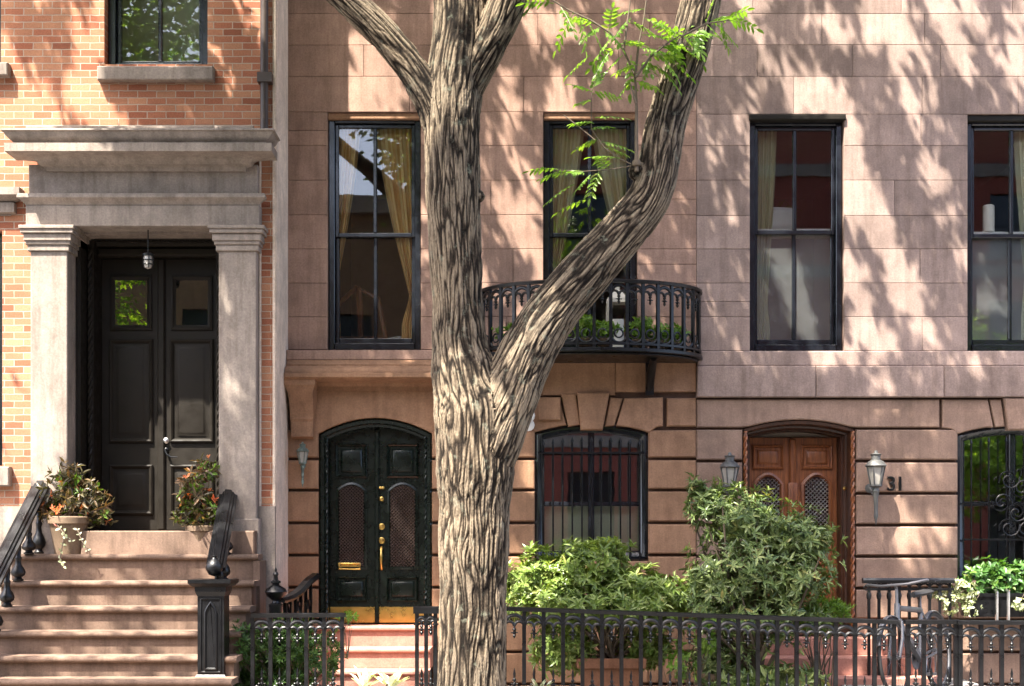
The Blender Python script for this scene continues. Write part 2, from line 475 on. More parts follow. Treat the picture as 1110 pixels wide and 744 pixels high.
# plain band under the parlour floor with one upright joint, then the arch course
w.bev(X(500), X(667)-.002, 0, .2, Z(430)+.012, Z(380)-.004, .006, .4); w.bev(X(667)+.002, X(755)-.003, 0, .2, Z(426)+.01, Z(380)-.004, .006, .7)
def para(px): # underside of the arch course over the barred window
    t = (px-641.5)/61.5; return 459+9.5*t*t
w.block([(X(a), Z(b)) for a, b in [(470, 432), (606, 432), (614, para(614)), (606, para(606)), (595, para(595)), (580, 468.5), (572, 462.5), (470, 462.5)]], .0, .2, .008, .4, back=False)
w.block([(X(a), Z(b)) for a, b in [(608, 427), (624, 427), (629, para(629)+1), (616, para(616)+2)]], -.012, .2, .008, .6, back=False)
w.block([(X(a), Z(b)) for a, b in [(661.5, 431), (675, 432), (666, para(666)+1), (655.5, para(656)+3)]], -.004, .2, .008, .35, back=False)
w.block([(X(a), Z(b)) for a, b in [(677, 432), (718.5, 431), (718.5, 462), (712, 463), (703.5, 469), (695, para(695)), (682, para(682)), (668, para(668)+1)]], -.012, .2, .008, .55, back=False)
w.bev(X(723), X(755)-.003, 0, .2, Z(463.5)+.01, Z(431.5), .012, .5)
# smooth wall round the black door
w.block([(X(a), Z(b)) for a, b in [(340, 417), (475, 417), (475, 470), (468.5, 470)] + [(468.5-123.5*k/14, 470-17*(1-(2*k/14-1)**2)) for k in range(1, 14)] + [(345, 470), (340, 470)]], .004, .2, .006, .45, back=False)
w.build('lower_wall', M['stone_low'], hl)
w = MB(); w.block([(X(a), Z(b)) for a, b in [(625.5, 426), (660.5, 426), (653, 466.5), (629.5, 466.5)]], -.045, .1, .012, .5); w.build('keystone', M['stone_low'], hl)
w = MB(); w.bev(X(583), X(607.5), -.04, .1, Z(456), Z(431), .008, .4); w.build('projecting_block', M['stone_low'], hl)
# dark backing seen in the joints
w = MB()
hole_wall(w, X(307.5)+.01, X(755), -.05, 8.0, [(X(345), X(468.5), -.05, Z(453)), (X(580), X(703), Z(607), Z(459)), (X(355), X(456), Z(379), Z(121.5)), (X(589), X(691), Z(379), Z(121.5))], .06, .19)
w.build('mortar', M['joint'], hl)
# sill course and door hood
w = MB()
w.bev(X(304, -.1)+.06, X(470, -.1), -.12, .03, Z(390, -.12), Z(379.5, -.12), .006, .6); w.bev(X(470), X(522), -.10, .03, Z(389, -.1), Z(380.5, -.1), .006, .5)
w.build('sill_course', M['stone_up_left'], hl)
w = MB(); y0 = -.30
xa, xb = X(313, 0), X(515, 0)
zt = Z(390, -.12)-.003
prof = [(.115, 0), (.135, .03), (.155, .045), (.155, .065), (.20, .075), (.235, .10), (.25, .125), (.25, .14), (.285, .15), (.285, .185), (.26, .20), (.06, .215), (.03, .25), (.03, .29)]
def cornice(mb, xa, xb, zt, prof, y=0.0, t=.5, ends=(True, True)):
    """moulded course: profile (projection, drop) mitred round both ends"""
    vs = []; n = len(prof)
    for (p, d) in prof:
        l = p if ends[0] else 0; r = p if ends[1] else 0
        vs += [(xa-l, y+.02, zt-d), (xa-l, y-p, zt-d), (xb+r, y-p, zt-d), (xb+r, y+.02, zt-d)]
    fs = []
    for i in range(n-1):
        for k in range(3): fs.append([i*4+k, i*4+k+1, i*4+k+5, i*4+k+4])
    fs.append([0, 3, 2, 1]); fs.append([(n-1)*4+k for k in range(4)])
    mb.add(vs, fs, t)
cornice(w, xa, xb, zt, prof, ends=(False, True))
w.build('door_hood', M['stone_low'], hl)
def console(px0, px1):
    w = MB(); a, b = X(px0), X(px1); m = (a+b)/2; h = (b-a)/2
    side = [(-.25, Z(413)), (-.24, Z(420)), (-.19, Z(428)), (-.13, Z(440)), (-.085, Z(452)), (-.085, Z(455)), (-.07, Z(458)), (-.07, Z(474)), (.0, Z(476)), (.0, Z(413))]
    k = [1.35, 1.3, 1.05, 1, 1, 1, .93, .93, .93, 1.35]
    vs = [(m-h*q, y, z) for (y, z), q in zip(side, k)]+[(m+h*q, y, z) for (y, z), q in zip(side, k)]; n = len(side)
    fs = [list(range(n))[::-1], [n+i for i in range(n)]]+[[i, (i+1) % n, n+(i+1) % n, n+i] for i in range(n)]
    w.add(vs, fs, .5)
    w.box(a-.03, b+.03, -.255, -.02, Z(414.5), Z(412.6), .6)
    return w.build('bracket', M['stone_low'], hl, smooth=25)
console(316, 341); console(474, 499)
# upper windows
sash_window(hl, 355, 456, 121.5, 379); sash_window(hl, 589, 691, 121.5, 379)
for a, b in ((355, 456), (589, 691)):
    w = MB(); w.bev(X(a)+.004, X(b)-.004, .02, .069, Z(128.5), Z(122), .006); w.build('window_head', M['stone_low'], hl)
# reveals of the two parlour windows and the barred window
w = MB()
room(w, X(310), X(560), Z(390), Z(100), .24, 4.4); w.build('parlour_room', M['room'], hl)
w = MB(); room(w, X(566), X(750), Z(390), Z(100), .24, 4.4); w.build('bedroom', M['room'], hl)
w = MB(); room(w, X(566), X(750), Z(680), Z(440), .24, 3.4); w.build('basement_room', M['room'], hl)
# barred basement window: frame follows the arch
def arched_window(house, px0, px1, pys, pyc, pyb, split, y=0.0, mull=True):
    x0, x1 = X(px0, y), X(px1, y); zs, zc, zb = Z(pys, y), Z(pyc, y), Z(pyb, y)
    outer = arch_poly(x0+.003, x1-.003, zb, zs, zc, 16); wd = .085
    f = MB(); yf = y+.06
    # ring frame
    ins = inset(outer, wd); n = len(outer)
    def loop(p, yy): return [(a, yy, b) for a, b in p]
    lo = [loop(outer, yf), loop(inset(outer, .03), yf-.012), loop(inset(outer, .055), yf), loop(ins, yf+.03), loop(ins, yf+.12), loop(outer, yf+.12)]
    vs = [v for l in lo for v in l]; fs = []
    for k in range(len(lo)):
        k2 = (k+1) % len(lo)
        for i in range(n): j = (i+1) % n; fs.append([k*n+i, k*n+j, k2*n+j, k2*n+i])
    f.add(vs, fs)
    zt = zc-wd
    m = (x0+x1)/2
    if mull: f.bev(m-.03, m+.03, yf+.03, yf+.1, zb+wd, zc-wd+.002, .008)
    sp = Z(split, y); f.bev(x0+wd, x1-wd, yf+.05, yf+.1, sp-.022, sp+.022, .006)
    o = f.build('window', M['navy'], house)
    g = MB(); g.rings(inset(outer, wd-.01), [(0, yf+.085), (0, yf+.08)], back=True); g.build('pane', M['glass_mirror'], o)
    return o
aw = arched_window(hl, 579.5, 703.5, 468.5, 459, 607, 546)
# black door
def panel(mb, x0, x1, z0, z1, y, raise_=True, arch=None, w=.03):
    poly = rect(x0, x1, z0, z1) if arch is None else arch_poly(x0, x1, z0, z1-arch, z1, 12)
    p = [(0, y+.002), (0, y-.020), (w*.35, y-.030), (w*.8, y-.018), (w, y-.003)]
    if raise_: p += [(w*1.6, y-.003), (w*2.3, y-.024), (w*2.5, y-.026)]
    mb.rings(poly, p)
def black_door():
    y = 0.0; yd = .20
    x0, x1 = X(345), X(468.5); zb = Z(677); zs, zc = Z(470), Z(453)
    fr = MB()
    outer = arch_poly(x0+.003, x1-.003, zb-.1, zs, zc, 18); n = len(outer)
    lo = [[(a, yy, b) for a, b in inset(outer, d)] for d, yy in ((0, .05), (.02, .035), (.05, .04), (.062, .07), (.085, .075), (.085, .19), (.0, .2))]
    vs = [v for l in lo for v in l]; fs = []
    for k in range(len(lo)):
        k2 = (k+1) % len(lo)
        for i in range(n): j = (i+1) % n; fs.append([k*n+i, k*n+j, k2*n+j, k2*n+i])
    fr.add(vs, fs)
    fo = fr.build('door_frame', M['blackdoor'], hl)
    for xx in (x0+.072, x1-.072):
        rp = MB(); rope(rp, [(xx, .062, Z(672)), (xx, .062, zs-.03)], .013, .05); rp.build('rope_moulding', M['blackdoor'], fo)
    m = (x0+x1)/2; inn = .088
    for sgn in (-1, 1):
        a, b = (x0+inn, m-.012) if sgn < 0 else (m+.012, x1-inn)
        def top(x): t = (x-m)/(x1-m); return zs-.075+(zc-zs)*(1-t*t)
        poly = [(a, zb), (b, zb)]+[(b+(a-b)*k/10, top(b+(a-b)*k/10)) for k in range(11)]
        d = MB(); d.rings(poly, [(0, yd+.05), (0, yd+.004), (.004, yd)])
        pa, pb = (a+.06, b-.085) if sgn < 0 else (a+.085, b-.06)
        # top panel, arched light, letter panel
        panel(d, pa, pb, Z(517), Z(480), yd, True)
        panel(d, pa-.0, pb+.0, Z(653), Z(626), yd, True, None, .025)
        zl0, zl1 = Z(618), Z(519)
        poly = arch_poly(pa+.005, pb-.005, zl0, zl1-.11, zl1-.03, 14)
        d.rings(poly, [(0, yd+.002), (0, yd-.016), (.02, yd-.022), (.03, yd-.004)], cap=False)
        do = d.build('door', M['blackdoor'], hl)
        g = MB(); g.rings(inset(poly, .03), [(0, yd-.002), (0, yd-.004)], cap=True); g.build('pane', M['darkglass'], do)
        gr = MB(); ga, gb = pa+.035, pb-.035; gz0, gz1 = zl0+.03, zl1-.06; st = .034; W_ = gb-ga
        k = -20
        while k*st < (gz1-gz0)+W_:
            for sg in (1, -1):
                z00 = gz0+k*st
                # clip diagonal to the light
                t0 = max(0, (gz0-z00)/W_); t1 = min(1, (gz1-z00)/W_)
                if t1 > t0+.02:
                    xs = (ga+W_*t0, ga+W_*t1) if sg > 0 else (gb-W_*t0, gb-W_*t1)
                    gr.tube([(xs[0], yd-.012, z00+W_*t0), (xs[1], yd-.012, z00+W_*t1)], .0042, 4)
            k += 1
        gr.build('grille', M['grille_brown'], do)
        kp = MB(); kp.bev(a+.004, b-.004, yd-.012, yd+.01, zb+.005, Z(659), .004)
        kp.build('kick_plate', M['brass'], do)
        if sgn < 0:
            s_ = MB(); sx, sz = X(379, .2), Z(614, .2); s_.rings(rect(sx-.11, sx+.11, sz-.035, sz+.035), [(0, yd), (0, yd-.018), (.008, yd-.022), (.018, yd-.016), (.02, yd-.012)])
            s_.box(sx-.075, sx+.075, yd-.028, yd-.01, sz-.003, sz+.014); s_.build('mail_slot', M['brass'], do)
        else:
            kx = a+.033
            for dx, pz, r in ((-.012, 529, .012), (.012, 529, .012), (0, 541, .018), (0, 571, .026), (0, 586, .026)):
                k_ = MB(); k_.lathe([(r*1.25, 0), (r*1.25, .008), (r*.6, .012), (r*.9, .03), (r*.8, .038), (0.001, .041)], (kx+dx, yd, Z(pz, .2)), 14, 'y')
                k_.build('knob', M['brass'], do)
            h_ = MB(); h_.tube([(kx, yd-.02, Z(594)), (kx, yd-.06, Z(598)), (kx, yd-.065, Z(606)), (kx, yd-.05, Z(614)), (kx, yd-.01, Z(617))], [.02, .013, .016, .012, .02], 10)
            h_.build('handle', M['brass'], do)
    a = MB(); a.bev(m-.022, m+.022, yd-.03, yd+.02, zb+.004, zc-.1, .008); a.build('astragal', M['blackdoor'], fo)
    bk = MB(); bk.box(x0+.05, x1-.05, yd+.06, yd+.1, zb-.15, zc); bk.build('hall_partition', M['room'], hl)
black_door()
w = MB()
for k in range(5):
    zt = Z(678)-.19*k
    if k == 0: w.bev(X(343), X(470), -.16, .24, zt-.2, zt-.002, .01, .5)
    else: w.bev(X(343), X(470), -.16-.28*k, -.16-.28*(k-1)+.05, zt-.2, zt-.002, .012, .4+.1*(k % 2))
for k in range(4):
    zt = Z(678)-.19*k
    w.bev(X(343)-.0, X(470), -.19-.28*k, -.155-.28*k, zt-.045, zt+.002, .015, .75)
o = w.build('entry_steps', M['redstep'], loc=(X(405), -.6, 0)); tag(o, 'short flight of reddish stone steps up to the arched black door', 'steps')

# ------------------------------------------------------------------ right brownstone
hr = thing('brownstone_house', (X(930), 0, 0), 'greyer brownstone house number 31 with wooden arched door and projecting belt course', 'house', 'brownstone houses')
winr = [(813, 915, 124, 380.5), (1049, 1153, 124, 380.5), (1282, 1384, 124, 380.5)]
ROWSR = [-45, -18, 15, 48.7, 83, 124, 158, 195.5, 234, 270, 307, 343.5, 380.5]
XR = 1420
w = MB(); ashlar(w, ROWSR, XM, XR, winr, seed=21, lens=(.8, 1.7)); w.build('wall', M['stone_up_right'], hr)
w = MB()
w.bev(X(755)+.01, X(1420), -.03, .2, Z(397), Z(381), .008, .7)
rr = random.Random(3); xx = X(755)
while xx < X(1420)-.01:
    e = min(X(1420), xx+rr.uniform(1.0, 1.7)); w.bev(xx+.002, e-.002, -.055, .2, Z(430.5, -.055), Z(397.3), .008, rr.random()); xx = e
w.build('belt_course', M['stone_up_right'], hr)
w = MB()
LRR = [464.5, 500, 535, 569.5, 603.5, 638, 672, 707, 742, 766]
rustic(w, 0, 755, 805, LRR, 7); rustic(w, 0, 928, 1038.5, LRR, 8); rustic(w, 0, 1163, 1278, LRR, 9); rustic(w, 0, 1278, 1420, LRR, 12)
rustic(w, 0, 1038.5, 1163, [628, 638, 672, 707, 742, 766], 10)
def arcR(px): t = (px-866.5)/61.5; return 455+9.5*t*t
def arcW(px): t = (px-1100.5)/62.5; return 461+9.5*t*t
w.block([(X(a), Z(b)) for a, b in [(755.4, 433), (1018.5, 433), (1018.5, 463.3), (928.5, 463.3)]+[(928-123*k/16, arcR(928-123*k/16)) for k in range(1, 16)]+[(804.5, 463.3), (755.4, 463.3)]], .0, .2, .01, .6, back=False)
w.block([(X(a), Z(b)) for a, b in [(1021.5, 433), (1071, 433), (1077, arcW(1077)+1)]+[(1077-38*k/6, arcW(1077-38*k/6)) for k in range(1, 6)]+[(1038.5, 470.5), (1031, 465), (1021.5, 464)]], .0, .2, .01, .4, back=False)
w.block([(X(a), Z(b)) for a, b in [(1073, 433), (1085.5, 433), (1089.5, 462.5), (1079, 463)]], .002, .2, .008, .6, back=False)
w.block([(X(a), Z(b)) for a, b in [(1115.5, 433), (1128, 433), (1122, 463), (1111.5, 462.5)]], .002, .2, .008, .6, back=False)
w.block([(X(a), Z(b)) for a, b in [(1130, 433), (1420, 433), (1420, 464), (1172, 464), (1163, 470.5)]+[(1163-38*k/6, arcW(1163-38*k/6)) for k in range(1, 7)]], .0, .2, .01, .4, back=False)
w.build('lower_wall', M['stone_low_right'], hr)
w = MB(); w.block([(X(a), Z(b)) for a, b in [(1087, 432), (1114, 432), (1109.5, 466.5), (1091.5, 466.5)]], -.04, .1, .012, .5); w.build('keystone', M['stone_low_right'], hr)
w = MB()
hole_wall(w, X(755), X(1420), -.05, 8.0, [(X(805), X(928), -.05, Z(455)), (X(1038.5), X(1163), Z(628), Z(461))]+[(X(a), X(b), Z(d), Z(c)) for a, b, c, d in winr], .06, .19)
w.build('mortar', M['joint'], hr)
sash_window(hr, 813, 915, 124, 380.5, split=249, lower_glass='screen'); sash_window(hr, 1049, 1153, 124, 380.5, split=253, lower_glass='screen'); sash_window(hr, 1282, 1384, 124, 380.5)
w = MB(); w.bev(X(813)-.01, X(915)+.012, -.035, .066, Z(131), Z(125), .01); w.build('window_head', M['browndoor'], hr); w = MB(); w.bev(X(1049)+.004, X(1153)-.004, .02, .066, Z(131), Z(124.5), .008)
w.build('window_head', M['browndoor'], hr)
w = MB(); room(w, X(765), X(985), Z(392), Z(100), .24, 4.4); w.build('parlour_room', M['room'], hr)
w = MB(); room(w, X(1000), X(1200), Z(392), Z(100), .24, 4.4); w.build('sitting_room', M['room'], hr)
w = MB(); room(w, X(1000), X(1200), Z(690), Z(440), .24, 3.4); w.build('basement_room', M['room'], hr)
arched_window(hr, 1038.5, 1163, 470.5, 461, 628, 546)

def wood_door():
    yd = .36; x0, x1 = X(805), X(928); zb = Z(690); zs, zc = Z(464.5), Z(455)
    fr = MB(); outer = arch_poly(x0+.003, x1-.003, zb, zs, zc, 18); n = len(outer)
    lo = [[(a, yy, b) for a, b in inset(outer, d)] for d, yy in ((0, .04), (.012, .025), (.04, .03), (.05, .05), (.052, .16), (.07, .165), (.085, .2), (.1, .2), (.1, .35), (0, .36))]
    vs = [v for l in lo for v in l]; fs = []
    for k in range(len(lo)):
        k2 = (k+1) % len(lo)
        for i in range(n): j = (i+1) % n; fs.append([k*n+i, k*n+j, k2*n+j, k2*n+i])
    fr.add(vs, fs); fo = fr.build('door_frame', M['darkwood'], hr)
    for xx in (x0+.03, x1-.03):
        rp = MB(); rope(rp, [(xx, .015, zb+.05), (xx, .015, zs-.03)], .02, .075); rp.build('rope_moulding', M['wood'], fo)
    m = (x0+x1)/2; inn = .105
    for sgn in (-1, 1):
        a, b = (x0+inn, m-.004) if sgn < 0 else (m+.004, x1-inn)
        d = MB(); d.rings(rect(a, b, zb, zs-.065), [(0, yd+.05), (0, yd+.005), (.005, yd)])
        pa, pb = (a+.05, b-.085) if sgn < 0 else (a+.085, b-.05)
        panel(d, pa, pb, Z(507), Z(480), yd, True, None, .03)
        panel(d, pa, pb, Z(660), Z(610), yd, True, None, .035)
        zl0, zl1 = Z(590), Z(510)
        poly = arch_poly(pa, pb, zl0, zl1-.12, zl1-.005, 14)
        d.rings(poly, [(0, yd+.002), (0, yd-.018), (.022, yd-.028), (.04, yd-.005)], cap=False)
        do = d.build('door', M['wood'], hr)
        g = MB(); g.rings(inset(poly, .04), [(0, yd-.002), (0, yd-.004)]); g.build('pane', M['darkglass'], do)
        gr = MB(); ga, gb = pa+.042, pb-.042; W_ = gb-ga; gz0, gz1 = zl0+.04, zl1-.07; st = .042; k = -20
        while k*st < (gz1-gz0)+W_:
            for sg in (1, -1):
                z00 = gz0+k*st; t0 = max(0, (gz0-z00)/W_); t1 = min(1, (gz1-z00)/W_)
                if t1 > t0+.02:
                    xs = (ga+W_*t0, ga+W_*t1) if sg > 0 else (gb-W_*t0, gb-W_*t1)
                    gr.tube([(xs[0], yd-.014, z00+W_*t0), (xs[1], yd-.014, z00+W_*t1)], .0045, 4)
            k += 1
        gr.build('grille', M['steel'], do)
        kb = MB(); kx = b-.04 if sgn < 0 else a+.04
        kb.lathe([(.03, 0), (.03, .008), (.012, .014), (.012, .035), (.026, .045), (.026, .06), (.001, .066)], (kx, yd, Z(590)), 14, 'y'); kb.build('knob', M['brass'], do)
    a = MB(); a.bev(m-.03, m+.03, yd-.035, yd+.02, zb+.004, zs-.08, .012); a.rings(rect(m-.045, m+.045, Z(600), Z(522)), [(0, yd), (0, yd-.04), (.012, yd-.045)])
    a.build('astragal', M['wood'], fo)
    c = MB(); c.lathe([(.018, 0), (.02, .01), (.012, .02), (.001, .03)], (X(915.5, .15), .155, Z(529)), 10, 'y'); c.build('door_bell', M['brass'], fo)
    bk = MB(); bk.box(x0+.05, x1-.05, yd+.06, yd+.1, zb-.15, zc); bk.build('hall_partition', M['room'], hr)
wood_door()
w = MB()
for k in range(4):
    zt = Z(690)-.17*k
    w.bev(X(800), X(1000), -.15-.27*k, .3 if k == 0 else -.15-.27*(k-1)+.04, zt-.18, zt-.002, .012, .4+.15*(k % 2))
o = w.build('entry_steps', M['redstep'], loc=(X(900), -.6, 0)); tag(o, 'brownish stone steps below the varnished wooden door, behind the fence', 'steps')

# house number
def text_mesh(s, size, depth):
    cu = bpy.data.curves.new('txt', 'FONT'); cu.body = s; cu.size = size; cu.extrude = depth; cu.align_x = 'CENTER'; cu.bevel_depth = .002
    to = bpy.data.objects.new('txt', cu); COL.objects.link(to)
    dg = bpy.context.evaluated_depsgraph_get(); me = bpy.data.meshes.new_from_object(to.evaluated_get(dg))
    bpy.data.objects.remove(to); return me
for ch, px in (('3', 965.5), ('1', 975)):
    me = text_mesh(ch, .20, .012); me.materials.append(M['iron'])
    o = bpy.data.objects.new('house_number', me); COL.objects.link(o); o.parent = hr
    o.location = Vector((X(px), -.018, Z(532)))-world_loc(hr); o.rotation_euler = (R(90), 0, 0)

# house body behind both brownstones: party walls and roof keep daylight out of the rooms
for h, a, b, n in ((hl, 307.5, 755, 'left'), (hr, 755, 1420, 'right')):
    w = MB(); xa, xb = X(a)+.02, X(b)-.02
    w.box(xa, xb, 7.0, 7.2, 0, 8.0); w.box(xa, xa+.15, .2, 7, 0, 7.8); w.box(xb-.15, xb, .2, 7, 0, 7.8); w.box(xa, xb, .19, 7.2, 7.8, 8.0)
    w.build('party_wall', M['joint'], h)

# ------------------------------------------------------------------ brick house
hb = thing('brick_house', (X(150, YB), YB, 0), 'orange brick house with stone portico and recessed dark double door', 'house')
y = YB; D0 = -9.5
ow = (X(113, y), X(225, y), Z(70, y), Z(-235, y)); ol = (X(-112, y), X(2.5, y), Z(505, y), Z(250, y)); ol2 = (X(-112, y), X(1, y), Z(70, y), Z(-235, y))
od = (X(72, y), X(240, y), -.1, Z(240, y))
w = MB(); xb = X(298, y)
hole_wall(w, D0, xb, Z(549, y), 8.5, [ow, od, ol, ol2], y, y+.3); w.build('wall', M['brick'], hb)
w = MB(); hole_wall(w, D0, X(300, y)-.01, -.05, Z(549, y), [od], y-.045, y+.3)
w.build('base_course', M['limestone'], hb)
w = MB(); w.box(xb-.012, xb+.012, y+.012, .02, -.05, 8.5); w.box(xb-.02, xb+.004, y-.012, y+.012, -.05, 8.5)
w.build('corner_strip', M['stucco'], hb, smooth=0)
# windows
def brick_window(o4, sill, py_split):
    x0, x1, z0, z1 = o4
    f = MB(); yf = y+.11
    f.bev(x0+.003, x0+.075, yf, yf+.14, z0+.003, z1-.003, .006); f.bev(x1-.075, x1-.003, yf, yf+.14, z0+.003, z1-.003, .006)
    f.bev(x0+.075, x1-.075, yf-.01, yf+.14, z0+.003, z0+.045, .006); f.bev(x0+.075, x1-.075, yf-.01, yf+.14, z1-.08, z1-.003, .006)
    m = (x0+x1)/2
    ys = yf+.05
    for a, b in ((x0+.075, x0+.115), (x1-.115, x1-.075)): f.bev(a+.001, b, ys, ys+.05, z0+.045, z1-.08, .006)
    f.bev(x0+.115, x1-.115, ys, ys+.05, z0+.045, z0+.085, .006)
    f.bev(m-.018, m+.018, ys-.003, ys+.05, z0+.085, z1-.08, .008); zm = (z0+z1)/2; f.bev(x0+.115, x1-.115, ys+.003, ys+.05, zm-.03, zm+.03, .006)
    o = f.build('window', M['navy'], hb)
    g = MB(); g.box(x0+.115, x1-.115, ys+.02, ys+.024, z0+.085, z1-.08); g.build('pane', M['glass'], o)
    b = MB(); b.box(x0-.3, x1+.3, y+.9, y+.95, z0-.3, z1+.3); b.box(x0-.3, x1+.3, y+.31, y+.9, z0-.3, z0-.25); b.box(x0-.3, x0-.25, y+.31, y+.9, z0-.25, z1+.3); b.box(x1+.25, x1+.3, y+.31, y+.9, z0-.25, z1+.3)
    b.build('window_shade', M['blind'], o)
    s = MB(); s.bev(sill[0], sill[1], y-.09, y+.12, sill[2], sill[3], .01, .6); s.build('sill', M['limestone'], o)
brick_window(ow, (X(105, y-.09), X(231, y-.09), Z(86.5, y-.09), Z(71.5, y-.09)), 0)
brick_window(ol2, (X(-118, y), X(8, y-.09), Z(85, y), Z(71, y)), 0)
brick_window(ol, (X(-118, y), X(9.5, y-.09), Z(527, y-.09), Z(506, y-.09)), 380)
w = MB(); zt = Z(206, y)
cornice(w, X(-125, y), X(10, y), zt, [(.06, 0), (.14, .006), (.14, .075), (.115, .08), (.09, .11), (.05, .125), (.05, .13), (.07, .135), (.07, .225), (.02, .23), (.02, .245)], y); w.build('window_hood', M['limestone'], hb)
# portico
YP = y-.14
pt = MB()
def pil(px0, px1):
    p = MB(); a, b = X(px0, YP), X(px1, YP); zb = Z(580, YP)-.35
    p.bev(a, b, YP, y+.5, zb, Z(272, YP), .008, .55)
    p.bev(a-.03, b+.03, YP-.03, y+.5, zb, zb+.5, .01, .5)
    o = p.build('pilaster', M['limestone'], hb)
    c = MB()
    for (pa, pb, pr) in ((272.6, 266.2, .022), (266, 262, .035), (262, 254.5, .05), (254.3, 250, .072), (249.8, 245.8, .085)):
        c.bev(a-pr, b+pr, YP-pr, y+.5, Z(pa, YP), Z(pb, YP)-.001, .006, .55)
    c.build('capital', M['limestone'], o)
pil(33, 73); pil(237, 278)
w = MB(); a, b = X(28, YP), X(281, YP)
w.bev(a, b, YP-.005, y+.5, Z(245.4, YP), Z(222.5, YP), .006, .6)          # architrave
w.box(X(73, YP), X(237, YP), y+.1, y+.6, Z(245.6, YP)-.02, Z(240, YP), .4)
cornice(w, a, b, Z(210.5, YP), [(.0, 0), (.055, .005), (.065, .03), (.065, .045), (.045, .06), (.012, .085), (.005, .1)], YP, .6)
w.bev(a+.02, b-.02, YP+.02, y+.4, Z(210.6, YP), Z(178, YP), .004, .35)     # frieze
w.build('entablature', M['limestone'], hb)
w = MB()
cornice(w, X(0, YP-.335)+.335, X(297, YP-.335)-.335, Z(152, YP)+.02, [(.02, 0), (.33, .005), (.335, .022), (.315, .03), (.30, .06), (.262, .098), (.25, .105), (.25, .128), (.308, .131), (.308, .205), (.235, .205), (.12, .215), (.09, .235), (.075, .262), (.03, .275), (.02, .31)], YP, .6)
w.build('cornice', M['limestone'], hb)
w = MB(); w.bev(X(27, YP), X(274, YP), YP+.02, y+.3, Z(152.5, YP), Z(135.5, YP), .008, .7); w.build('blocking_course', M['limestone'], hb)
# recessed doorway
yd = y+.56; xl, xr = X(73, YP), X(237, YP)
f = MB(); zt = Z(245.4, YP)
zdoor = Z(281, yd); zb = Z(575, yd)
f.box(xl+.01, xl+.05, y+.1, yd+.1, zb-.2, zt-.001); f.box(xr-.05, xr-.01, y+.1, yd+.1, zb-.2, zt-.001)
f.bev(xl+.05, xl+.11, y+.3, yd+.1, zb-.2, zt-.03, .01); f.bev(xr-.11, xr-.05, y+.3, yd+.1, zb-.2, zt-.03, .01)
f.bev(xl+.11, xr-.11, y+.3, yd+.1, zdoor+.16, zt-.03, .02); f.bev(xl+.11, xr-.11, y+.36, yd+.1, zdoor+.09, zdoor+.158, .02); f.bev(xl+.11, xr-.11, y+.42, yd+.1, zdoor+.003, zdoor+.088, .02)
f.box(xl-.2, xr+.2, yd+.12, yd+.16, zb-.3, zt)
fo = f.build('door_frame', M['browndoor'], hb)
for xx in (xl+.085, xr-.085):
    rp = MB(); rope(rp, [(xx, y+.285, zb), (xx, y+.285, zt-.12)], .022, .08); rp.build('rope_moulding', M['browndoor'], fo)
rp = MB(); rope(rp, [(xl+.12, y+.345, zdoor+.125), (xr-.12, y+.345, zdoor+.125)], .014, .05); rp.build('rope_moulding', M['browndoor'], fo)
m = (xl+xr)/2
for sgn in (-1, 1):
    a, b = (xl+.112, m-.004) if sgn < 0 else (m+.004, xr-.112)
    d = MB(); d.rings(rect(a, b, zb, zdoor), [(0, yd+.06), (0, yd+.005), (.005, yd)])
    pa, pb = a+.09, b-.09
    panel(d, pa-.01, pb+.01, Z(480, yd), Z(368, yd), yd, True, None, .04); panel(d, pa-.01, pb+.01, Z(558, yd), Z(504, yd), yd, True, None, .04)
    d.rings(rect(pa, pb, Z(358, yd), Z(299, yd)), [(0, yd+.002), (0, yd-.02), (.02, yd-.03), (.045, yd-.006), (.05, yd-.004)], cap=False)
    do = d.build('door', M['browndoor'], hb)
    g = MB(); g.rings(rect(pa+.048, pb-.048, Z(358, yd)+.048, Z(299, yd)-.048), [(0, yd-.003), (0, yd-.005)]); g.build('pane', M['glass_dull'], do)
    if sgn > 0:
        h = MB(); hx = a+.04; h.lathe([(.03, 0), (.03, .01), (.016, .02), (.022, .035), (.001, .045)], (hx, yd, Z(478, yd)), 12, 'y'); h.build('knob', M['steel'], do)
        h = MB(); h.lathe([(.025, 0), (.025, .012), (.012, .018), (.012, .05)], (hx, yd, Z(488, yd)), 10, 'y'); h.tube([(hx, yd-.05, Z(488, yd)), (hx+.02, yd-.055, Z(493, yd)), (hx+.06, yd-.055, Z(496, yd)), (hx+.12, yd-.05, Z(496, yd))], [.012, .011, .01, .008], 8); h.build('handle', M['iron'], do)
a_ = MB(); a_.bev(m-.035, m+.035, yd-.03, yd+.02, zb+.003, zdoor-.003, .012); a_.build('astragal', M['browndoor'], fo)
w = MB(); w.box(D0, xb-.02, 6.8, 7, 0, 8.3); w.box(D0, D0+.1, y+.3, 6.8, 0, 8.3); w.box(D0, xb-.02, y+.29, 7, 8.3, 8.5); w.build('party_wall', M['joint'], hb)
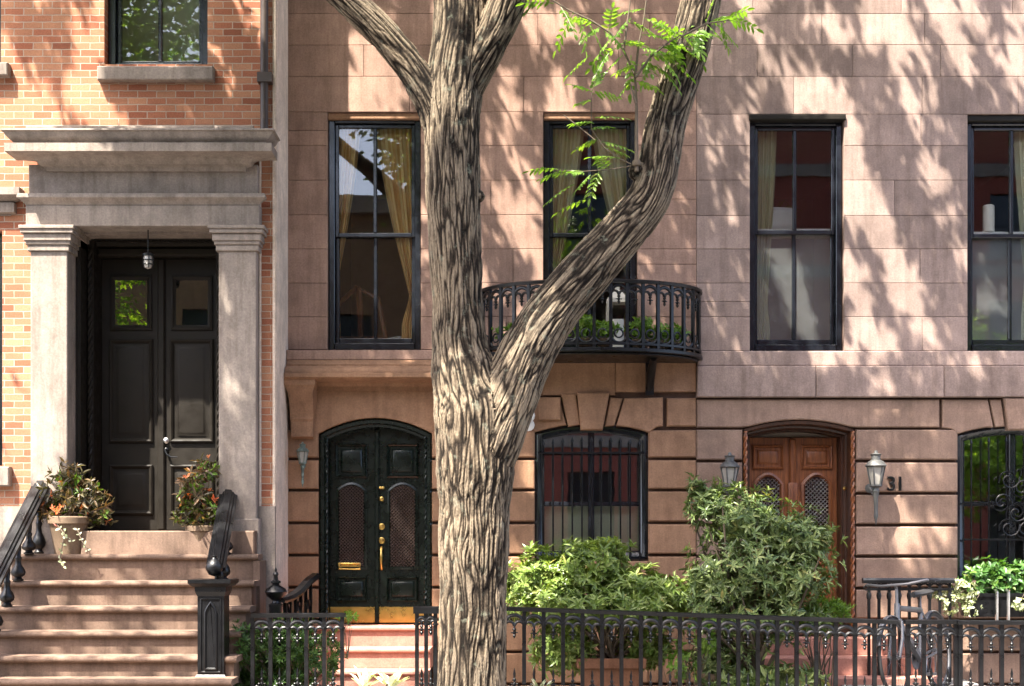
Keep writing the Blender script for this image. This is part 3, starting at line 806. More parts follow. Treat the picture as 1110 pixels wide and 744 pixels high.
# ================================================================== stoop of the brick house
st = thing('stoop', (X(150, -1.6), -1.6, 0), 'brown stone stoop of six steps rising to the dark double door', 'stoop')
NOS = [601, 630, 658, 685, 712, 737, 763]
xs0, xs1 = -4.58, -2.29
proto = None
for k, py in enumerate(NOS):
    yf = -1.12-.27*k; zt = Z(py, yf); yb_ = YB-.18 if k == 0 else yf+.30
    zb = Z(NOS[k+1], yf-.27)-.04 if k < len(NOS)-1 else -.02
    w = MB(); ex = .012*((k*7) % 3-1)
    w.box(xs0+.03, xs1-.03, yf+.045, yb_, zb, zt-.052, .35)
    # nosing: rounded slab edge
    n = []
    for i in range(7):
        t = -math.pi/2+math.pi*i/6; n.append((yf+.028-.028*math.cos(t), zt-.026+.026*math.sin(t)))
    prof = [(yb_, zt-.052)]+n+[(yb_, zt)]
    vs = [(xs0-ex, a, b) for a, b in prof]+[(xs1+ex, a, b) for a, b in prof]; m_ = len(prof)
    w.add(vs, [list(range(m_)), [m_+i for i in range(m_)][::-1]]+[[i, (i+1) % m_, m_+(i+1) % m_, m_+i] for i in range(m_)], .5+.12*((k*5) % 3-1))
    w.build('step', M['step'], st)
w = MB()
zl = Z(601, -1.12)
w.bev(X(96, YB-.05), X(281, YB-.05), YB-.30, YB+.62, zl-.05, Z(575.6, YB-.1), .012, .6)
w.build('threshold', M['step'], st)
w = MB(); w.box(xs0+.06, xs1-.05, -2.9, YB-.06, -.02, .2); w.box(xs1-.06, xs1+.0, -1.1, YB-.06, .2, zl-.06); w.build('side_wall', M['step'], st)

def baluster(mb, x, y, z, h, k=1.0):
    p = [(.045, 0), (.048, .03), (.036, .05), (.030, .08), (.058, .13), (.066, .19), (.055, .27), (.030, .36), (.024, .46), (.030, .50), (.030, .53), (.022, .56), (.028, .72), (.024, .9), (.036, .94), (.036, 1.0)]
    mb.lathe([(r*k, q*h) for r, q in p], (x, y, z), 14)

def stoop_rail(label, xt, xb, ytop, ybot, ztop, zbot, nb, newel=True, ball=False):
    t = thing('stoop_railing', (xt, (ytop+ybot)/2, 0), label, 'railing', 'cast iron stoop railings')
    r = MB()
    prof = [(-.07, -.03), (-.082, -.022), (-.082, .004), (-.058, .008), (-.052, .026), (-.036, .03), (-.03, .046), (.03, .046), (.036, .03), (.052, .026), (.058, .008), (.082, .004), (.082, -.022), (.07, -.03), (.045, -.036), (.04, -.075), (-.04, -.075), (-.045, -.036)]
    pts = [(xt+(xb-xt)*k/12, ytop+(ybot-ytop)*k/12, ztop+(zbot-ztop)*k/12) for k in range(13)]
    r.sweep(prof, [(xt, ytop+.08, ztop+.03)]+pts)
    ro = r.build('handrail', M['iron'], t, smooth=12)
    for k in range(nb):
        u = (k+.25)/nb; x = xt+(xb-xt)*u; y = ytop+(ybot-ytop)*u; z = ztop+(zbot-ztop)*u
        ks = max(0, min(6, math.ceil((-1.12-y)/.27-.0001)))
        zs = Z(NOS[ks], -1.12-.27*ks)
        b = MB(); baluster(b, x, y, zs+.001, z-.06-zs, 1.0); b.build('baluster', M['iron'], t)
    if ball:
        b = MB(); b.lathe([(.001, -.075), (.045, -.06), (.07, -.02), (.072, .015), (.05, .055), (.025, .07), (.018, .085), (.026, .095), (.001, .115)], (xb-.0, ybot-.05, zbot+.005), 16); b.build('ball_finial', M['iron'], t)
    return t
stoop_rail('black iron stoop railing running down past the pot of red begonias', -4.37, -4.44, -.80, -2.55, 2.12, Z(612, -1.6)-.62, 7)
xr0 = X(249, -.75); xr1 = X(232, -2.08)
stoop_rail('black iron stoop railing ending in a ball above the square newel', xr0, xr1, -.78, -2.02, Z(531, -.75)-.02, Z(616, -2.05)+.0, 5, ball=True)
# square newel with a lancet panel
nw = thing('newel_post', (X(231, -2.1), -2.1, 0), 'square black iron newel post with lancet panel at foot of stoop', 'newel post')
yn = -2.1; zt_, zb_ = Z(628, yn), Z(738, yn); cx = X(231.5, yn)
w = MB()
def sq(mb, h0, h1, z0, z1, c=.006): 
    poly0 = rect(-h0, h0, -h0, h0)
    a = [(cx+p, yn+q, z0) for p, q in poly0]; b = [(cx+p*h1/h0, yn+q*h1/h0, z1) for p, q in poly0]
    mb.add(a+b, [[3, 2, 1, 0], [4, 5, 6, 7]]+[[i, (i+1) % 4, 4+(i+1) % 4, 4+i] for i in range(4)])
sq(w, .14, .14, zb_-.05, zb_+.03); sq(w, .135, .115, zb_+.031, zb_+.06); sq(w, .11, .11, zb_+.061, zt_-.14)
sq(w, .112, .128, zt_-.139, zt_-.10); sq(w, .128, .13, zt_-.099, zt_-.06); sq(w, .145, .178, zt_-.059, zt_-.03); sq(w, .178, .178, zt_-.029, zt_)
w.build('shaft', M['iron'], nw)
w = MB()
def lancet(x0, x1, z0, zs, zt): 
    p = [(x0, z0), (x1, z0), (x1, zs)]; m = (x0+x1)/2
    for k in range(1, 6): t = k/6; p.append((x1-(x1-m)*t**1.6, zs+(zt-zs)*t))
    p.append((m, zt))
    for k in range(5, 0, -1): t = k/6; p.append((x0+(m-x0)*t**1.6, zs+(zt-zs)*t))
    p.append((x0, zs)); return p
w.rings(lancet(cx-.052, cx+.052, zb_+.10, zt_-.28, zt_-.18), [(0, yn-.109), (0, yn-.124), (.008, yn-.128), (.02, yn-.113)])
w.rings(rect(cx-.088, cx+.088, zb_+.075, zt_-.155), [(0, yn-.109), (0, yn-.118), (.008, yn-.12), (.016, yn-.111)], cap=False)
w.build('panel', M['iron'], nw)

# ================================================================== cast iron fences and balcony
def arch_unit(sp, drop=.105):
    """round arch between two bars with a cusped inner arch and a pendant, top at z = 0"""
    m = MB(); r = sp/2
    m.tube([(-r+r*(1-math.cos(math.pi*k/12)), 0, -r+r*math.sin(math.pi*k/12)) for k in range(13)], .0175, 7)
    q = r*.46
    for s in (-1, 1):
        m.tube([(s*r*.5+q*math.cos(math.pi*k/8), 0, -r*1.12+q*math.sin(math.pi*k/8)) for k in range(9)], .013, 6)
    zc = -r*1.12
    m.lathe([(.001, zc-drop), (.009, zc-drop+.008), (.015, zc-drop+.024), (.008, zc-drop+.035), (.017, zc-drop+.044), (.017, zc-drop+.052), (.009, zc-drop+.06), (.018, zc-drop+.075), (.008, zc-drop+.09), (.008, zc+.0), (.001, zc+.02)], n=8)
    m.tube([(-.03, 0, zc-drop+.048), (.03, 0, zc-drop+.048)], .005, 5)
    return m
def low_finial():
    m = MB()
    m.lathe([(.016, 0), (.016, .02), (.008, .03), (.02, .05), (.02, .058), (.008, .07), (.016, .085), (.016, .093), (.007, .105), (.012, .14), (.001, .19)], n=8)
    m.tube([(-.028, 0, .054), (.028, 0, .054)], .006, 5)
    for s in (-1, 1): m.tube([(s*(.04+.032*math.cos(math.pi*k/8)), 0, .0+.036*math.sin(math.pi*k/8)) for k in range(9)], .006, 5)
    return m
def fence(label, pxs0, pxs1, y0, y1, py0, py1, n, zb=.33, rail0=None, rail1=None, name='iron_fence', cat='fence', rail_h=.036, bar=.0165):
    x0, x1 = X(pxs0, y0), X(pxs1, y1); za, zc = Z(py0, y0), Z(py1, y1)
    t = thing(name, ((x0+x1)/2, (y0+y1)/2, 0), label, cat, 'black cast iron fences along the pavement')
    d = Vector((x1-x0, y1-y0, 0)); L = d.length; d.normalize(); rz = math.atan2(d.y, d.x); nrm = Vector((-d.y, d.x, 0))
    def at(u, z): return Vector((x0, y0, 0))+d*(L*u)+Vector((0, 0, z))
    r = MB(); e0 = -.03 if rail0 is None else rail0; e1 = L+.03 if rail1 is None else rail1
    prof = [(-.034, -rail_h), (-.038, -.006), (-.028, 0), (.028, 0), (.038, -.006), (.034, -rail_h)]
    r.sweep(prof, [at(e0/L, za+(zc-za)*e0/L), at(e1/L, za+(zc-za)*e1/L)]); r.build('top_rail', M['iron'], t)
    r = MB(); r.sweep([(-.02, -.03), (-.02, 0), (.02, 0), (.02, -.03)], [at(e0/L, zb), at(e1/L, zb+(zc-za)*.6)]); r.build('bottom_rail', M['iron'], t)
    sp = L/n; base = t.location
    hb_ = min(za, zc)-rail_h-zb+.06
    bm_ = MB(); bm_.box(-bar, bar, -bar, bar, -hb_, 0); bm_.lathe([(bar*1.6, -.10), (bar*1.6, -.085)], n=8)
    b0 = bm_.local('picket', M['iron'], t); a0 = arch_unit(sp).local('arch', M['iron'], t); f0 = low_finial().local('finial', M['iron'], t)
    for i in range(n+1):
        u = i/n; z = za+(zc-za)*u-rail_h+.001
        o = b0 if i == 0 else copy_part(b0, t); o.location = at(u, z)-base; o.rotation_euler[2] = rz
    for i in range(n):
        u = (i+.5)/n; z = za+(zc-za)*u-rail_h-.034
        o = a0 if i == 0 else copy_part(a0, t); o.location = at(u, z)-base; o.rotation_euler[2] = rz
        o = f0 if i == 0 else copy_part(f0, t); o.location = at(u, zb+(zc-za)*.6*u-.002)-base; o.rotation_euler[2] = rz
    return t
YF = -2.0
fence('short black iron fence panel in front of the yew by the stoop', 274, 371, YF, YF, 665, 664.5, 5, rail0=-.01)
fence('narrow black iron gatepost panel beside the tree trunk', 452, 472, YF, YF, 657.5, 657.5, 2, name='gate_post_panel', rail_h=.06)
fence('long black iron fence in front of the green shrubs and clay pot', 547, 969, YF, YF, 657.5, 672, 20, rail0=-.04)
fence('narrow dull black iron gate in front of the bicycle', 984, 1036, YF+.02, YF+.02, 672, 672, 3, name='iron_gate', cat='gate')
fence('black iron fence section below the white flowers and window box', 1041, 1175, YF, YF, 672.5, 673, 6)

# balcony
bx = X(639.5); ba, bb = 1.075, .70
def bpt(th, k=1.0, z=0): return Vector((bx+ba*k*math.cos(th), -bb*k*math.sin(th), z))
bal = thing('balcony', (bx, 0, Z(388)), 'curved black cast iron balcony with arched railing under the tall window', 'balcony')
zr, zf = Z(316.5)-.005, Z(389)
def arcpath(k, z, n=48): return [bpt(math.pi*i/n, k, z)+Vector((0, -.003, 0)) for i in range(n+1)]
r = MB(); r.sweep([(-.026, -.028), (-.03, -.004), (-.018, .006), (.018, .006), (.03, -.004), (.026, -.028)], arcpath(1, zr)); r.build('top_rail', M['iron'], bal)
r = MB(); r.sweep([(-.02, -.02), (-.02, 0), (.02, 0), (.02, -.02)], arcpath(1, zf+.065)); r.build('bottom_rail', M['iron'], bal)
s = MB(); s.slab([(p.x, p.y) for p in arcpath(1.03, 0)], zf-.022, zf+.02, .008); s.slab([(p.x, p.y) for p in arcpath(.985, 0)], zf-.045, zf-.0222, .01); s.build('floor_slab', M['iron'], bal)
# arc-length spacing
N = 400; th = [math.pi*i/N for i in range(N+1)]; cum = [0]
for i in range(N): cum.append(cum[-1]+(bpt(th[i+1])-bpt(th[i])).length)
nbay = 18; spb = cum[-1]/nbay
def th_at(s):
    i = min(N-1, int(np.searchsorted(cum, s))-1); i = max(0, i); f = (s-cum[i])/(cum[i+1]-cum[i]); return math.pi*(i+f)/N
hb_ = zr-.028-(zf+.02)
bm_ = MB(); bm_.box(-.0145, .0145, -.0145, .0145, -hb_, 0)
b0 = bm_.local('picket', M['iron'], bal); a0 = arch_unit(spb, .09).local('arch', M['iron'], bal)
lo = MB(); rr_ = spb/2
lo.tube([(rr_*math.cos(math.pi*k/12), 0, rr_-rr_*math.sin(math.pi*k/12)) for k in range(13)], .0125, 6)
lo.tube([(rr_*.52*math.cos(2*math.pi*k/14), 0, rr_+.008+rr_*.52*math.sin(2*math.pi*k/14)) for k in range(14)], .009, 5, closed=True)
l0 = lo.local('scroll', M['iron'], bal)
for i in range(nbay+1):
    t = th_at(min(cum[-1]-.001, max(.001, i*spb))); p = bpt(t); o = b0 if i == 0 else copy_part(b0, bal)
    tv = Vector((-ba*math.sin(t), -bb*math.cos(t), 0)); o.location = p+Vector((0, -.003, zr-.027))-bal.location; o.rotation_euler[2] = math.atan2(tv.y, tv.x)
for i in range(nbay):
    t = th_at((i+.5)*spb); p = bpt(t, .995); tv = Vector((-ba*math.sin(t), -bb*math.cos(t), 0)); rz = math.atan2(tv.y, tv.x)
    o = a0 if i == 0 else copy_part(a0, bal); o.location = p+Vector((0, 0, zr-.05))-bal.location; o.rotation_euler[2] = rz
    o = l0 if i == 0 else copy_part(l0, bal); o.location = p+Vector((0, 0, zf+.066))-bal.location; o.rotation_euler[2] = rz
for px in (577, 704):
    k = MB(); xx = X(px)
    k.tube([(xx, -.02, zf-.32), (xx, -.06, zf-.25), (xx, -.16, zf-.16), (xx, -.30, zf-.10), (xx, -.42, zf-.05)], [.03, .042, .045, .04, .03], 10)
    k.box(xx-.04, xx+.04, -.05, .012, zf-.36, zf-.046); k.tube([(xx, -.05, zf-.13), (xx, -.08, zf-.12), (xx, -.12, zf-.09)], .02, 8)
    k.build('bracket', M['iron'], bal)

# window bars
def bars(label, px0, px1, pyt, pyb, y, n, rails, arc):
    t = thing('window_grille', (X((px0+px1)/2), y, Z(pyb)), label, 'window bars')
    b0 = None
    for i in range(n):
        px = px0+(px1-px0)*(i+.5)/n; z1 = Z(pyt+arc*((2*(i+.5)/n-1)**2)); m = MB()
        m.tube([(X(px), y, Z(pyb)), (X(px), y, z1)], .0085, 6); m.lathe([(.016, 0), (.012, .02), (.001, .05)], (X(px), y, z1-.002), 6)
        m.build('bar', M['iron'], t)
    for py in rails:
        m = MB(); m.box(X(px0), X(px1), y-.006, y+.006, Z(py)-.009, Z(py)+.009); m.build('crossbar', M['iron'], t)
    return t
bars('black iron bars over the arched window with drawn green blind', 584, 699, 478, 612, .03, 11, (491, 606), 5)
t = bars('black iron bars and scrollwork over the arched window above the window box', 1044, 1158, 478, 628, .02, 6, (546, 585), 4)
m = MB()
for cx_, cz_, s in ((1094, 520, 1), (1108, 530, -1), (1086, 545, -1), (1102, 556, 1), (1118, 512, 1), (1125, 545, -1), (1094, 572, 1), (1112, 575, -1)):
    for ph in (0, math.pi):
        m.tube([(X(cx_)+s*(.012+.008*k)*math.cos(k*.55+ph), .0, Z(cz_)+(.012+.008*k)*math.sin(k*.55+ph)) for k in range(13)], .0075, 5)
m.build('scrollwork', M['iron'], t)

# stair rail by the black door
t = thing('stair_railing', (X(308, -1.0), -1.0, 0), 'small black iron stair rail with urn finial beside the arched door', 'railing')
xn, yn = X(299, -1.35), -1.35; zt = Z(655, yn)
m = MB(); m.lathe([(.06, -.9), (.06, -.03), (.065, -.02), (.065, 0), (.035, .01), (.03, .03), (.085, .075), (.1, .11), (.085, .14), (.04, .165), (.03, .18), (.045, .19), (.045, .205), (.022, .215), (.018, .25), (.026, .265), (.02, .28), (.008, .29), (.012, .305), (.001, .33)], (xn, yn, zt), 16); m.build('newel', M['iron'], t)
m = MB(); pts = []
for k in range(15):
    u = k/14; y = yn+u*1.18; z = zt+.03+.27*(u**2.2 if u < .75 else .75**2.2+(u-.75)*.75); pts.append((xn+.03+u*.16, y, z))
m.sweep([(-.05, -.02), (-.055, 0), (-.03, .025), (.03, .025), (.055, 0), (.05, -.02)], pts); m.build('handrail', M['iron'], t)
for k in range(1, 7):
    u = k/7; y = yn+u*1.18; z = zt+.03+.27*(u**2.2 if u < .75 else .75**2.2+(u-.75)*.75)
    m = MB(); xx = xn+.03+u*.16; m.box(xx-.014, xx+.014, y-.014, y+.014, .1, z-.015); m.build('picket', M['iron'], t)
m = MB()
for k in (1, 3, 5):
    y = yn+(k+.5)/7*1.18; m.tube([(xn+.03+(k+.5)/7*.16, y-.08*math.cos(math.pi*j/10), zt-.09+.08*math.sin(math.pi*j/10)) for j in range(11)], .012, 6)
m.build('arch', M['iron'], t)

# railing of the wooden door's steps
t = thing('step_railing', (X(982, -.45), -.45, 0), 'low black iron railing against the wall beside the wooden door', 'railing')
y = -.45; m = MB(); x0, x1 = X(935, y), X(1034, y); zt = Z(629, y)
m.sweep([(-.03, -.03), (-.035, 0), (-.02, .02), (.02, .02), (.035, 0), (.03, -.03)], [(x0, y, zt), (x1, y, zt)]); m.box(x0+.02, x1, y-.015, y+.015, zt-.10, zt-.075); m.build('top_rail', M['iron'], t)
for k in range(9):
    xx = x0+.06+(x1-x0-.1)*k/8; m = MB(); m.box(xx-.013, xx+.013, y-.013, y+.013, .12, zt-.03); m.lathe([(.02, -.18), (.026, -.15), (.02, -.12)], (xx, y, zt), 8); m.build('picket', M['iron'], t)
for k in range(8):
    xx = x0+.06+(x1-x0-.1)*(k+.5)/8; m = MB(); rr_ = (x1-x0-.1)/16
    m.tube([(xx+rr_*math.cos(math.pi*j/8), y, zt-.075+.04*math.sin(math.pi*j/8)) for j in range(9)], .01, 6); m.build('arch', M['iron'], t)
m = MB(); m.box(x0+.02, x1, y-.015, y+.015, .2, .225); m.build('bottom_rail', M['iron'], t)

# ================================================================== wall lanterns
def lantern(label, px, pyt, pyb, s, metal, y=-.17, tail=True):
    """six-sided coach lamp on a wall arm; s = overall scale"""
    zc = Z(pyt, y); x = X(px, y)
    t = thing('wall_lantern', (x, y, zc), label, 'wall lantern', 'wall lanterns beside the basement doors')
    m = MB(); m.lathe([(.098*s, -.158*s), (.105*s, -.15*s), (.075*s, -.11*s), (.045*s, -.095*s), (.045*s, -.055*s), (.05*s, -.05*s), (.055*s, -.04*s), (.02*s, -.03*s), (.016*s, -.01*s), (.001, 0)], (x, y, zc), 12); m.build('cap', metal, t)
    m = MB(); m.lathe([(.082*s, -.16*s), (.048*s, -.33*s)], (x, y, zc), 6); m.build('glass', M['frost'], t)
    m = MB()
    for k in range(6):
        a = math.pi*k/3; m.tube([(x+.088*s*math.cos(a), y+.088*s*math.sin(a), zc-.155*s), (x+.052*s*math.cos(a), y+.052*s*math.sin(a), zc-.335*s)], .0075*s, 5)
    m.lathe([(.06*s, -.33*s), (.06*s, -.345*s), (.03*s, -.36*s), (.028*s, -.375*s), (.036*s, -.39*s), (.03*s, -.41*s)], (x, y, zc), 12)
    m.build('cage', metal, t)
    if tail:
        m = MB(); m.lathe([(.028*s, -.40*s), (.03*s, -.43*s), (.022*s, -.45*s), (.018*s, -.60*s), (.022*s, -.63*s), (.014*s, -.66*s), (.001, -.72*s)], (x, y, zc), 10); m.build('tail', metal, t)
    m = MB(); m.tube([(x, y+.0, zc-.40*s), (x-.01, y+.06, zc-.42*s), (x-.02, y+.12, zc-.38*s), (x-.02, -.015, zc-.36*s)], .014*s, 8); m.lathe([(.045*s, 0), (.045*s, .012), (.02*s, .02)], (x-.02, .004, zc-.36*s), 12, 'y'); m.build('arm', metal, t)
    return t
lantern('small green-stained wall lantern left of the arched black door', 328, 479, 530, .62, M['lamp_green'])
lantern('grey metal wall lantern half above the big shrub, left of the wooden door', 791, 490, 535, .98, M['lamp_metal'], tail=False)
lantern('pale wall lantern with long tail beside the number 31', 949.5, 488, 578, 1.02, M['lamp_metal'])
# doorway light of the brick house
yl = YB+.02; t = thing('porch_light', (X(160, yl), yl, Z(270, yl)), 'small caged porch light hanging in the dark doorway', 'porch light')
m = MB(); x = X(160.5, yl); z = Z(276, yl); m.tube([(x, yl, z), (x, yl, Z(246.5, YB-.1)+.02)], .006, 6); m.lathe([(.001, .02), (.03, .015), (.055, 0), (.055, -.012), (.03, -.014)], (x, yl, z), 12); m.build('fitting', M['iron'], t)
m = MB(); m.lathe([(.036, -.015), (.042, -.04), (.042, -.09), (.03, -.125), (.001, -.138)], (x, yl, z), 12); m.build('glass', M['frost'], t)
m = MB()
for q in (-.05, -.088): m.lathe([(.046, q), (.049, q-.005), (.046, q-.01)], (x, yl, z), 12)
for k in range(4): a = math.pi*k/2+.4; m.tube([(x+.047*math.cos(a), yl+.047*math.sin(a), z-.01), (x+.047*math.cos(a), yl+.047*math.sin(a), z-.09), (x+.033*math.cos(a), yl+.033*math.sin(a), z-.128)], .004, 4)
m.build('cage', M['iron'], t)
# floodlight beside the trunk
t = thing('security_light', (X(571), -.1, Z(452)), 'small round white security light on the wall beside the trunk', 'security light')
m = MB(); m.lathe([(.05, 0), (.05, .02), (.02, .03), (.02, .07), (.05, .08), (.07, .12), (.07, .15), (.055, .17), (.001, .175)], (X(572), .003, Z(452)), 14, 'y'); m.build('lamp_head', M['white'], t)
m = MB(); m.lathe([(.06, 0), (.06, .015), (.03, .025)], (X(573), .003, Z(461)), 12, 'y'); m.build('base', M['white'], t)

# drainpipe of the brick house
t = thing('drainpipe', (X(286.5, YB-.06), YB-.06, Z(150)), 'thin dark drainpipe at the corner of the brick house', 'drainpipe')
m = MB(); xx = X(286.5, YB-.06); m.tube([(xx, YB-.06, Z(149, YB)), (xx, YB-.06, 8.2)], .038, 10); m.build('pipe', M['pipe'], t)
for py in (85, -60): 
    m = MB(); zz = Z(py, YB-.06); m.box(xx-.06, xx+.075, YB-.11, YB-.001, zz-.045, zz+.045); m.build('clamp', M['pipe'], t)
t = thing('cable', (X(281.5, YB-.03), YB-.02, .8), 'thin pale conduit down the brick edge beside the portico', 'cable'); m = MB(); xx = X(282, YB-.015); m.tube([(xx, YB-.016, Z(558, YB)), (xx, YB-.016, Z(156, YB))], .011, 6); m.build('conduit', M['stucco'], t)

# ================================================================== things in the windows
def curtain(label, px_out, px_top, px_tie, py_top, py_tie, py_bot, y, cols, group):
    """draped curtain tied back to one side; cols = (light, dark)"""
    xo, xt, xi = X(px_out, y), X(px_top, y), X(px_tie, y); z1, z2, z3 = Z(py_top, y), Z(py_tie, y), Z(py_bot, y)
    m = MB(); nu, nv = 64, 36; vs = []
    for j in range(nv+1):
        v = j/nv; z = z1+(z3-z1)*v
        if z > z2: q = ((z1-z)/(z1-z2))**1.35; xe = xt+(xi-xt)*q
        else: q = (z2-z)/(z2-z3); xe = xi+(xt-xi)*.22*min(1, q*2)
        w = abs(xe-xo)/max(.05, abs(xt-xo))
        for i in range(nu+1):
            u = i/nu; ph = u*2*math.pi*6.5+.8*math.sin(v*3+u*4)
            vs.append((xo+(xe-xo)*(u+.025*math.sin(ph*2)), y+.035*math.sin(ph)*(1.2-.5*w), z))
    o = len(m.v); m.v += vs
    for j in range(nv):
        for i in range(nu):
            m.f.append([o+j*(nu+1)+i, o+j*(nu+1)+i+1, o+(j+1)*(nu+1)+i+1, o+(j+1)*(nu+1)+i]); m.t.append(.5+.5*math.sin(i/nu*2*math.pi*9.5))
    ob = m.build('curtain', cols, None, smooth=0, loc=(xo, y, z3))
    for f in ob.data.polygons: f.use_smooth = True
    return tag(ob, label, 'curtain', group)
def fabric(name, c1, c2):
    m = NT(name); col = m.ramp(m.attr(), [(0, c2), (.35, c2), (.6, c1), (1, c1)])
    b = m.pbr(col, .75, 0, .2); t = m.n.new('ShaderNodeBsdfTranslucent'); m.link(col, t.inputs[0]); mx = m.n.new('ShaderNodeMixShader'); mx.inputs[0].default_value = .06
    m.link(b.outputs[0], mx.inputs[1]); m.link(t.outputs[0], mx.inputs[2]); m.link(mx.outputs[0], m.out.inputs[0]); return m.m
GOLD = fabric('gold_stripe_fabric', (1, .80, .46), (.80, .50, .22)); OLIVE = fabric('olive_stripe_fabric', (.95, .90, .62), (.70, .62, .36)); PALE = fabric('pale_green_fabric', (.66, .64, .44), (.50, .50, .33))
GRP = 'curtains in the parlour windows'
curtain('gold striped curtain tied to the left side of the window next to the trunk', 358, 391, 363, 138, 318, 380, .225, GOLD, GRP)
curtain('gold striped curtain sweeping to the right side of the window next to the trunk', 455, 407, 444, 138, 322, 380, .225, GOLD, GRP)
curtain('olive striped curtain at the left of the balcony window', 592, 634, 600, 138, 318, 382, .24, OLIVE, GRP)
curtain('olive striped curtain at the right of the balcony window', 690, 641, 684, 138, 318, 382, .24, OLIVE, GRP)
curtain('pale green curtain at the left of the window with the white cushion', 816, 843, 832, 135, 330, 384, .25, PALE, GRP)
curtain('pale green curtain at the edge of the window with the candle', 1152, 1098, 1110, 135, 300, 384, .25, PALE, GRP)
for a, b, lab in ((360, 452, 'cream roller shade rolled high above the gold curtains'), (594, 687, 'cream roller shade rolled high above the olive curtains')):
    m = MB(); m.box(X(a, .27), X(b, .27), .295, .301, Z(146, .27), Z(127, .27)); m.tube([(X(a, .27), 0.298, Z(146, .27)), (X(b, .27), 0.298, Z(146, .27))], .01, 6)
    tag(m.build('roller_shade', M['shade'], loc=(X((a+b)/2, .27), .27, Z(136))), lab, 'roller shade')
m = MB(); m.box(X(588, .24), X(694, .24), .238, .244, Z(612, .24), Z(550, .24)); m.tube([(X(588, .24), .241, Z(550, .24)), (X(694, .24), .241, Z(550, .24))], .012, 6)
tag(m.build('window_blind', M['blind'], loc=(X(641), .24, Z(612))), 'pale green blind drawn across the lower half of the barred window', 'blind')
# candle, cushion, lantern, book
y = .23; t = thing('candle', (X(1071, y), y, Z(253, y)), 'thick cream pillar candle standing on the window meeting rail', 'candle')
m = MB(); m.lathe([(.058, 0), (.058, .262), (.045, .27), (.001, .262)], (X(1071.5, y), y, Z(252, y)), 18); m.build('wax', M['wax'], t); m = MB(); m.tube([(X(1071.5, y), y, Z(252, y)+.26), (X(1071.5, y)+.004, y, Z(252, y)+.285)], .003, 5); m.build('wick', M['iron'], t)
# shelf just behind the meeting rails carries what stands there
m = MB(); m.box(X(1052, .27), X(1108, .27), .18+.012, .34, Z(252.2, .23)-.03, Z(252.2, .23)-.001); tag(m.build('window_shelf', M['white'], loc=(X(1080), .27, Z(253))), 'narrow shelf behind the window carrying the cream candle', 'shelf')
m = MB(); m.box(X(819, .27), X(910, .27), .192, .52, Z(249, .23)-.03, Z(249, .23)-.001); tag(m.build('window_shelf', M['white'], loc=(X(864), .27, Z(249))), 'narrow shelf behind the window carrying the white cushion', 'shelf')
c = MB(); vs = []; n1, n2 = 14, 8; cx_, cz_ = X(842, .33), Z(248.5, .3)
pts_ = []
for i in range(n1+1):
    for j in range(n2+1):
        u, v = i/n1*2-1, j/n2*2-1; k = (1-u*u)*(1-v*v); pts_.append((cx_+u*.20*(1-.08*v*v), v*.12*(1-.1*u*u), k**.45*.06))
for s in (-1, 1):
    c.add([(x, .36+s*h, cz_+.115+z) for x, z, h in pts_], [[i*(n2+1)+j, (i+1)*(n2+1)+j, (i+1)*(n2+1)+j+1, i*(n2+1)+j+1][::s] for i in range(n1) for j in range(n2)])
tag(c.build('cushion', M['cushion'], loc=(cx_, .36, cz_)), 'white cushion lying on the shelf behind the window', 'cushion')
y = .0; t = thing('candle_lantern', (X(669), -.12, Z(385)), 'white candle lantern on the balcony behind the railing', 'lantern')
xx, yy, zz = X(669, -.14), -.14, Z(389)+.021
m = MB(); m.box(xx-.10, xx+.10, yy-.1, yy+.1, zz, zz+.05); m.box(xx-.10, xx+.10, yy-.1, yy+.1, zz+.50, zz+.54); m.lathe([(.13, .541), (.06, .61), (.03, .63), (.03, .66), (.001, .67)], (xx, yy, zz), 4, rot=math.pi/4)
for a in (-1, 1):
    for b in (-1, 1): m.box(xx+a*.095-.008, xx+a*.095+.008, yy+b*.095-.008, yy+b*.095+.008, zz+.05, zz+.50)
m.build('frame', M['shade'], t)
m = MB(); m.lathe([(.065, .051), (.065, .34), (.001, .335)], (xx, yy, zz), 14); m.build('candle', M['wax'], t)
y = .30; t = thing('book', (X(425, y), y, Z(373, y)), 'open book lying on the sill inside the window', 'book')
m = MB(); xx = X(431, .3); zz = Z(376, .3)
m.box(X(360, .3), X(452, .3), .235, .5, zz-.04, zz-.002); tag(m.build('bench', M['wood'], loc=(X(405, .3), .35, zz-.04)), 'wooden bench seat inside the window with gold curtains', 'bench')
m = MB(); m.add([(xx-.15, .27, zz), (xx, .27, zz+.03), (xx+.15, .27, zz), (xx+.15, .45, zz+.1), (xx, .45, zz+.13), (xx-.15, .45, zz+.1), (xx-.15, .27, zz-.0015), (xx+.15, .27, zz-.0015), (xx+.15, .45, zz+.08), (xx-.15, .45, zz+.08)], [[0, 1, 4, 5], [1, 2, 3, 4], [6, 9, 8, 7], [0, 6, 7, 2, 1], [5, 4, 3, 8, 9], [0, 5, 9, 6], [2, 7, 8, 3]]); m.build('pages', M['cushion'], t)
y = .9; t = thing('armchair', (X(395, y), y, Z(400, y)), 'reddish wooden armchair inside the window with gold curtains', 'armchair')
m = MB(); xx = X(392, y); zz = Z(398, y)
m.box(xx-.28, xx+.28, .75, 1.3, zz+.2, zz+.3); m.build('seat', M['terracotta'], t)
m = MB(); m.tube([(xx-.25, .78, zz+.3), (xx-.27, .80, zz+.6), (xx-.05, .82, zz+.82), (xx+.18, .82, zz+.7), (xx+.26, .80, zz+.3)], .03, 8); m.tube([(xx, .82, zz+.3), (xx-.02, .82, zz+.8)], .035, 8); m.build('backrest', M['wood'], t)
